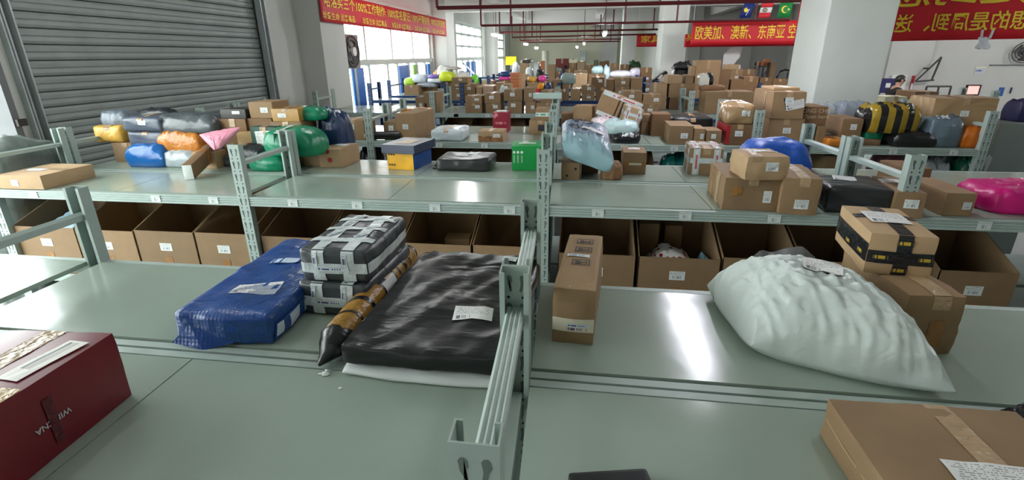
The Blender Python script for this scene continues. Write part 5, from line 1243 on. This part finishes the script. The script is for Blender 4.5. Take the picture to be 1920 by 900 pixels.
# banner at the right, seen from its back
p, q = atY((1466, 86), 9.6), atY((1668, 78), 9.2); r_ = atY((1925, 66), 8.2)
RB = cloth('banner', 'large red banner with mirrored yellow writing at the upper right', (q.x - 1.35, 9.35, 0), (r_.x + .5, 8.15, 0), q.z, q.z + .80, bred, bot=.0)
L = RB['L']
fit(RB, '想的是周到、送', L * .40, L * .86, .22, .26, .003, mirror=True)
fit(RB, '的是到您', L * .36, L * .98, .62, .42, .005, mirror=True)
fit(RB, '全家', L * .0 + .04, L * .0 + .5, .45, .36, .003, mirror=True)
ropes(RB, L, .78, 1.1)
# white carrier bag hooked on its lower edge
a = atY((1842, 92), 8.4); hb = empty('carrier_bag', a)
b = MB(); g = {}
for i in range(9):
    for j in range(9):
        u, v = i / 8 - .5, j / 8; w = .16 * (1 - .35 * v) + .02 * math.sin(j)
        for k in (0, 1): g[i, j, k] = b.bm.verts.new((u * w * 1.1 - .02 * v, (k - .5) * .05 * (1 - abs(2 * u) ** 2) + .01 * math.sin(i * 2 + j), v * .15 + .01 * math.sin(i * 1.7)))
for i in range(8):
    for j in range(8):
        b.bm.faces.new((g[i, j, 0], g[i + 1, j, 0], g[i + 1, j + 1, 0], g[i, j + 1, 0])); b.bm.faces.new((g[i, j, 1], g[i, j + 1, 1], g[i + 1, j + 1, 1], g[i + 1, j, 1]))
b.build('bag_body', hb, plastic('white_film', s(226, 230, 236), .4, .3), smooth=180)
for sx in (-.05, .05): MB().tube([(sx, 0, .14), (sx * 1.2, 0, .19), (sx * 1.3, 0, .25)], [.018, .014, .016], None).build('handle', hb, MATS['white_film'], smooth=180)
tag(hb, 'small white carrier bag hung from the lower edge of the mirrored banner', 'bag')
# flags on a line
Yf = 13.6
def flag(label, x0, x1, yt, yb, bands, extra=None, lean=0):
    a, e = atY((x0, yb), Yf), atY((x1, yb), Yf); zt = z_at((a.x, Yf), yt); w, h = e.x - a.x, zt - a.z
    r = empty('flag', (a.x, Yf, a.z)); n = len(bands)
    for k, m in enumerate(bands):
        b = MB(); g = {}
        for i in range(9):
            for j in range(3):
                g[i, j] = b.bm.verts.new((w * i / 8 + lean * (h * (k + j / 2) / n) / h, .012 * math.sin(i * .9), h * (k + j / 2) / n))
        for i in range(8):
            for j in range(2): b.bm.faces.new((g[i, j], g[i + 1, j], g[i + 1, j + 1], g[i, j + 1]))
        o = b.build('stripe' if n > 1 else 'cloth', r, m, smooth=180); sm = o.modifiers.new('thickness', 'SOLIDIFY'); sm.thickness = .003
    MB().tube([(lean, 0, h), (w + lean, 0, h)], .006, None).build('top_cord', r, paper)
    for x in (lean + .02, w + lean - .02): MB().tube([(x, 0, h), (x, 0, 4.199 - a.z)], .004, None).build('hanging_cord', r, paper)
    if extra: extra(r, w, h)
    tag(r, label, 'flag', 'flags hanging above the wide banner')
def disc(r, x, z, rad, m, name, y=-.02, n=16, pts=None):
    b = MB(); P = pts or [(x + rad * math.cos(k * 2 * math.pi / n), y, z + rad * math.sin(k * 2 * math.pi / n)) for k in range(n)]
    b.poly(P, m); b.build(name, r, m)
fb = mat('flag_blue', s(24, 44, 120), .6); fr = mat('flag_red', s(206, 30, 44), .6); fw = mat('flag_white', s(230, 230, 228), .6); fg = mat('flag_green', s(24, 130, 60), .6); fy = mat('flag_yellow', s(236, 220, 70), .6); fn = mat('flag_grey', s(96, 96, 84), .6)
def x1(r, w, h):
    pts = [(.36, .62), (.46, .58), (.5, .68), (.62, .55), (.72, .52), (.62, .40), (.5, .34), (.36, .40), (.3, .5)]
    disc(r, 0, 0, 0, fy, 'yellow_shape', pts=[(w * a, -.02, h * c) for a, c in pts][::-1])
    for k in range(6): t = k / 5; disc(r, w * (.55 + .22 * t), h * (.18 + .35 * t), .012, fw, 'small_star', n=5)
def x2(r, w, h): disc(r, w * .5, h * .5, w * .19, fn, 'emblem'); disc(r, w * .5, h * .5, w * .11, mat('emblem_tan', s(170, 160, 120), .6), 'emblem_centre', y=-.024)
def x3(r, w, h):
    A = [(w * .5 + w * .28 * math.cos(t), -.02, h * .5 + w * .28 * math.sin(t)) for t in [math.radians(60 + k * 15) for k in range(17)]]
    B = [(w * .57 + w * .22 * math.cos(t), -.02, h * .5 + w * .22 * math.sin(t)) for t in [math.radians(60 + k * 15) for k in range(17)]][::-1]
    b = MB()
    for k in range(16): b.poly([A[k], A[k + 1], B[15 - k], B[16 - k]], fy)
    bmesh.ops.remove_doubles(b.bm, verts=b.bm.verts[:], dist=1e-4); b.build('crescent', r, fy)
    disc(r, w * .78, h * .5, w * .08, fy, 'star', n=5)
flag('dark blue flag with a yellow shape above the wide banner', 1386, 1407, 4, 34, [fb], x1, .08)
flag('red and white striped flag with a grey emblem in its middle', 1421, 1443, 4, 34, [fr, fw, fr], x2, .05)
flag('green flag with a yellow crescent, nearest the wide pillar', 1457, 1481, 3, 33, [fg], x3, .03)

# ================================================================ back right office wall
YO = 16.06
def onwall(name, label, x0, x1, yt, yb, m, cat, th=.03, Y=YO, build=True):
    a, e = atY((x0, yb), Y), atY((x1, yt), Y); b = MB(); b.box((0, -th, 0), (e.x - a.x, 0, e.z - a.z)); o = b.build(name, m=m); o.location = (a.x, Y + .038, a.z); 
    if label: tag(o, label, cat)
    return o, e.x - a.x, e.z - a.z
dw = struct(empty('door_2', (0, 0, 0)))
a, e = atY((1672, 141), 15.86), atY((1701, 141), 15.86)
b = MB(); b.box((a.x, 15.83, .002), (a.x + .1, 15.895, a.z)); b.box((e.x - .1, 15.83, .002), (e.x, 15.895, a.z)); b.box((a.x + .1, 15.83, a.z - .1), (e.x - .1, 15.895, a.z)); b.build('door_frame', dw, paper)
MB().box((a.x + .1, 15.87, .002), (e.x - .1, 15.895, a.z - .1)).build('door_panel', dw, mat('door_opening_shade', (.02, .022, .02), .2))  # near-black sheet stands in for the shade inside the door opening
o, w, h = onwall('framed_sign', 'red framed notice panel right of the person', 1701, 1717, 142, 186, redst, 'sign', Y=15.862)
MB().box((w * .12, -.036, h * .42), (w * .85, -.031, h * .68)).build('white_sheet', o, paper)
o, w, h = onwall('monitor', 'wall monitor with a pink lit screen', 1808, 1840, 159, 179, mat('monitor_black', s(40, 14, 20), .4), 'monitor', .06)
MB().box((w * .08, -.064, h * .12), (w * .88, -.0605, h * .9)).build('screen', o, mat('pink_screen', s(255, 178, 170), .4, emit=1.0))
MB().tube([(w * .2, -.02, 0), (w * .1, -.05, -.1), (w * -.1, -.04, -.18)], .012, redpipe).build('cable', o, redpipe)
onwall('poster', 'small blue poster right of the wall monitor', 1871, 1886, 164, 180, mat('poster_blue', s(50, 96, 160), .6), 'poster', .01)
o, w, h = onwall('wall_sign', 'white wall sign with blurred blue writing above the monitor', 1827, 1851, 125, 139, mat('sign_white', s(206, 208, 214), .6), 'sign', .01)
b = MB(); b.poly([(w * .05, -.0112, h * .18), (w * .78, -.0112, h * .18), (w * .78, -.0112, h * .62), (w * .05, -.0112, h * .62)], labelmat('blue_line_print', s(206, 208, 214), (.02, .98, .35, .95), False, s(100, 120, 170), 14), uv=True); b.build('printed_lines', o, MATS['blue_line_print'])
MB().box((0, -.0125, h * .82), (w, -.0105, h * 1.0)).build('pale_strip', o, mat('pale_yellow', s(232, 234, 200), .6))
o, w, h = onwall('hook', 'small dark hook on the wall right of the blue poster', 1894, 1899, 164, 175, mat('hook_blue', s(50, 56, 90), .5), 'hook', .04)
o, w, h = onwall('wall_rail', 'thin grey rail on the wall under the round fan', 1857, 1940, 120.5, 122.5, mat('rail_grey', s(120, 124, 130), .5), 'rail', .05)
fa = atY((1912, 98), YO); fan = empty('wall_fan', (fa.x, YO - .2, fa.z)); fan.rotation_euler = (0, .0, -.5)
b = MB()
for rr in (.2, .15, .1, .05): b.tube([(rr * 1.3 * math.cos(k * math.pi / 12), -.03 * (1 - rr * 4), rr * 1.3 * math.sin(k * math.pi / 12)) for k in range(25)], .012, dk, 6)
b.build('guard', fan, dk); b = MB(); b.tube([(0, .02, 0), (0, .23, 0)], .08, None, 14); b.build('motor', fan, blk)
for k in range(3):
    t = k * 2.1; b = MB(); b.poly([(0, .0, 0), (.24 * math.cos(t), .01, .24 * math.sin(t)), (.24 * math.cos(t + .9), -.01, .24 * math.sin(t + .9))], dk); b.poly([(0, .003, 0), (.24 * math.cos(t + .9), -.007, .24 * math.sin(t + .9)), (.24 * math.cos(t), .013, .24 * math.sin(t))], dk); b.build('blade', fan, dk)
tag(fan, 'dark round wall fan at the upper right edge', 'fan')
# fan on the left windows
fa = atX((658, 97), XL + .1); f2 = empty('ventilator', (XL + .02, fa.y, fa.z))
b = MB(); b.box((-.02, -.35, -.33), (.1, .35, .33)); o = b.build('case', f2, mat('vent_grey', s(120, 116, 110), .5)); b = MB()
for rr in (.3, .22): b.tube([(.12, rr * math.cos(k * math.pi / 12), rr * math.sin(k * math.pi / 12)) for k in range(25)], .014, dk, 6)
b.build('guard', f2, dk); MB().tube([(.1, 0, 0), (.17, 0, 0)], .09, None, 14).build('hub', f2, paper)
for k in range(4):
    t = k * math.pi / 2; b = MB(); b.poly([(.12, 0, 0), (.115, .28 * math.cos(t), .28 * math.sin(t)), (.135, .28 * math.cos(t + .8), .28 * math.sin(t + .8))], dk); b.build('blade', f2, dk)
tag(f2, 'round ventilator in a square case at the left end of the first window', 'fan')
# wall bracket
br = empty('wall_bracket', atY((1716, 153), 15.7)); o0 = br.location.copy(); sx = 15.7 / FPX * 1.12
MB().tube([(0, 0, 0), (26 * sx, 0, 37 * sx * .9)], .025, None).build('arm', br, dk); MB().tube([(26 * sx, 0, 37 * sx * .9), (21 * sx, 0, 2 * sx)], .025, None).build('arm', br, dk); MB().tube([(0, 0, 0), (24 * sx, 0, 2 * sx)], .022, None).build('arm', br, dk)
MB().tube([(13 * sx, 0, 18 * sx), (13 * sx, .34, 18 * sx)], .022, None).build('wall_mount', br, dk)
tag(br, 'dark triangular wall bracket right of the red framed panel', 'bracket')
# bench frame before the wall
a, e = atY((1738, 162), 14.6), atY((1783, 164), 14.6); fr_ = empty('tube_frame', (a.x, 14.6, 0)); w = e.x - a.x
for x in (0, w * .5, w): MB().tube([(x, 0, .002), (x, 0, a.z)], .022, None).build('upright', fr_, dk)
for z in (a.z, a.z - .28): MB().tube([(0, 0, z), (w, 0, z)], .022, None).build('cross_bar', fr_, dk)
tag(fr_, 'grey tube frame standing before the wall right of the person', 'frame')
# navy card reader on a stand
a = atY((1661, 158), 13.5); st = empty('machine_stand', (a.x, 13.5, 0)); zt = z_at((a.x, 13.5), 147)
MB().box((-.14, -.1, zt - .32), (.14, .1, zt)).build('machine_body', st, mat('navy_case', s(40, 38, 92), .5), bevel=.02); MB().box((-.05, -.103, zt - .2), (.05, -.1005, zt - .1)).build('label', st, paper)
for x in (-.11, .11): MB().tube([(x, 0, .002), (x, 0, zt - .32)], .018, None).build('leg', st, dk)
MB().box((-.2, -.2, .002), (.2, .2, .03)).build('base', st, dk)
tag(st, 'navy machine on a two legged stand right beside the wide pillar', 'machine')
o = bag('dark navy bag hanging over at the right edge below the wall poster', 1898, 1935, 188, 213, 5.9, .3, plastic('indigo_poly', s(40, 38, 84), .4), z=1.44, p=4)
sh = MB().box((-.25, -.2, .001), (.25, .2, 1.4385)).build('side_cabinet', m=mat('cabinet_grey', s(150, 160, 156), .4), bevel=.01); sh.location = (o.location.x, 6.07, 0); tag(sh, 'grey side cabinet under the dark navy bag at the right edge', 'cabinet')
# ================================================================ person
def skin(name, verts, edges, radii, m, parent=None, sub=2, root=0):
    me = bpy.data.meshes.new(name); me.from_pydata(verts, edges, []); o = bpy.data.objects.new(name, me); COL.objects.link(o)
    md = o.modifiers.new('skin', 'SKIN'); md.use_smooth_shade = True
    for i, r in enumerate(radii): me.skin_vertices[0].data[i].radius = r if isinstance(r, tuple) else (r, r)
    me.skin_vertices[0].data[root].use_root = True
    ss = o.modifiers.new('sub', 'SUBSURF'); ss.levels = ss.render_levels = sub
    bpy.context.view_layer.update(); m2 = bpy.data.meshes.new_from_object(o.evaluated_get(bpy.context.evaluated_depsgraph_get()))
    o.modifiers.clear(); o.data = m2; bpy.data.meshes.remove(me); m2.name = name; m2.materials.clear(); m2.materials.append(m)
    if parent: o.parent = parent
    return o
Yp = 12.4; a = atY((1690, 143), Yp); hgt = a.z
skinm = mat('skin', s(190, 150, 130), .5); hairm = mat('hair_black', (.012, .010, .010), .5); jack = mat('black_jacket', (.014, .014, .016), .7); jeans = mat('dark_trousers', (.02, .022, .03), .7)
k = hgt / 1.70
V = lambda *p: (p[0] * k, p[1] * k, p[2] * k)
# turned to the viewer's right (+x), head bent a little, arms reaching forward
vs = [V(0, 0, .92), V(.01, 0, 1.12), V(.03, 0, 1.30), V(.05, 0, 1.42), V(.075, 0, 1.49), V(.105, -.0, 1.57), V(.11, 0, 1.635),
      V(.05, -.17, 1.385), V(.12, -.22, 1.14), V(.33, -.16, 1.06), V(.41, -.13, 1.055),
      V(.05, .17, 1.385), V(.12, .22, 1.14), V(.33, .16, 1.06), V(.41, .13, 1.055),
      V(0, -.09, .86), V(.02, -.10, .48), V(0, -.10, .09), V(.12, -.11, .04), V(0, .09, .86), V(.02, .10, .48), V(0, .10, .09), V(.12, .11, .04)]
es = [(0, 1), (1, 2), (2, 3), (3, 4), (4, 5), (5, 6), (3, 7), (7, 8), (8, 9), (9, 10), (3, 11), (11, 12), (12, 13), (13, 14), (0, 15), (15, 16), (16, 17), (17, 18), (0, 19), (19, 20), (20, 21), (21, 22)]
rd_ = [.13, .125, .135, .10, .052, .085, .085, .06, .045, .035, .028, .06, .045, .035, .028, .085, .06, .042, .04, .085, .06, .042, .04]
PR = skin('person', vs, es, [r * k for r in rd_], skinm); PR.location = (a.x - .1, Yp, .0)
tag(PR, 'person in a black jacket with short black hair, turned to the right', 'person')
hd = V(.115, 0, 1.605)
def ball(name, c, r3, m, parent, cut=None, seg=16):
    b = MB(); bmesh.ops.create_uvsphere(b.bm, u_segments=seg, v_segments=seg // 2 + 2, radius=1)
    for v in b.bm.verts: v.co = Vector((c[0] + v.co.x * r3[0], c[1] + v.co.y * r3[1], c[2] + v.co.z * r3[2]))
    if cut: bmesh.ops.delete(b.bm, geom=[v for v in b.bm.verts if cut(v.co)], context='VERTS')
    return b.build(name, parent, m, smooth=180)
ball('hair', (hd[0] - .012, 0, hd[2] + .03 * k), (.108 * k, .092 * k, .098 * k), hairm, PR, lambda c: c.z < hd[2] - .03 * k or (c.x > hd[0] + .055 * k and c.z < hd[2] + .045 * k))
b = MB(); b.tube([V(.185, 0, 1.625), V(.215, 0, 1.595), V(.19, 0, 1.585)], [.008, .016, .012], None, 8); b.build('nose', PR, skinm, smooth=180)
for sy in (-1, 1):
    ball('eye', V(.182, sy * .034, 1.622), (.012, .014, .007), hairm, PR); ball('ear', V(.10, sy * .088, 1.605), (.02, .01, .032), skinm, PR); ball('eyebrow', V(.186, sy * .034, 1.645), (.006, .022, .004), hairm, PR)
ball('mouth', V(.19, 0, 1.555), (.006, .022, .005), mat('lips', s(150, 84, 80), .5), PR)
for sy in (-1, 1):
    base = Vector(V(.41, sy * .13, 1.055))
    for f in range(4):
        y = base.y + (f - 1.5) * .018 * k; L = (.075, .085, .08, .062)[f] * k
        MB().tube([(base.x + .02, y, base.z), (base.x + .03 + L * .5, y, base.z + .006), (base.x + .03 + L * .8, y, base.z - .018), (base.x + .03 + L, y, base.z - .04)], [.009, .009, .008, .006], None, 6).build('finger', PR, skinm, smooth=180)
    MB().tube([(base.x, base.y - sy * .03, base.z), (base.x + .03, base.y - sy * .05, base.z), (base.x + .06, base.y - sy * .052, base.z - .02)], [.011, .010, .007], None, 6).build('thumb', PR, skinm, smooth=180)
jv = [vs[i] for i in (0, 1, 2, 3, 4, 7, 8, 9, 11, 12, 13)]; jv[4] = V(.07, 0, 1.465)
skin('jacket', jv, [(0, 1), (1, 2), (2, 3), (3, 4), (3, 5), (5, 6), (6, 7), (3, 8), (8, 9), (9, 10)], [r * k for r in (.15, .148, .155, .118, .075, .075, .06, .05, .075, .06, .05)], jack, PR)
skin('trousers', [vs[i] for i in (0, 15, 16, 17, 19, 20, 21)], [(0, 1), (1, 2), (2, 3), (0, 4), (4, 5), (5, 6)], [r * k for r in (.14, .10, .075, .06, .10, .075, .06)], jeans, PR)
for sy in (-1, 1): ball('shoe', V(.06, sy * .105, .04), (.14, .05, .045), blk, PR)

# ---------------------------------------------------------------- groups
for o in list(SC.objects):
    if o.parent or 'category' not in o or 'group' in o: continue
    y = o.location.y; where = 'the nearest racks' if y < 2.4 else 'the rack across the first aisle' if y < 4.7 else 'the rack across the second aisle' if y < 7.2 else 'the fourth rack' if y < 10 else 'the navy racks'
    c = o['category']
    if c in ('box', 'parcel'): o['group'] = 'cartons and parcels on ' + where
    elif c in ('bag', 'mailer'): o['group'] = 'plastic bags on ' + where
    elif c == 'lamp': o['group'] = 'hanging tube lamps'
    elif c == 'pipe': o['group'] = 'sprinkler pipes'
    elif c == 'banner': o['group'] = 'red banners'
    elif c == 'pillar': o['group'] = 'white pillars'
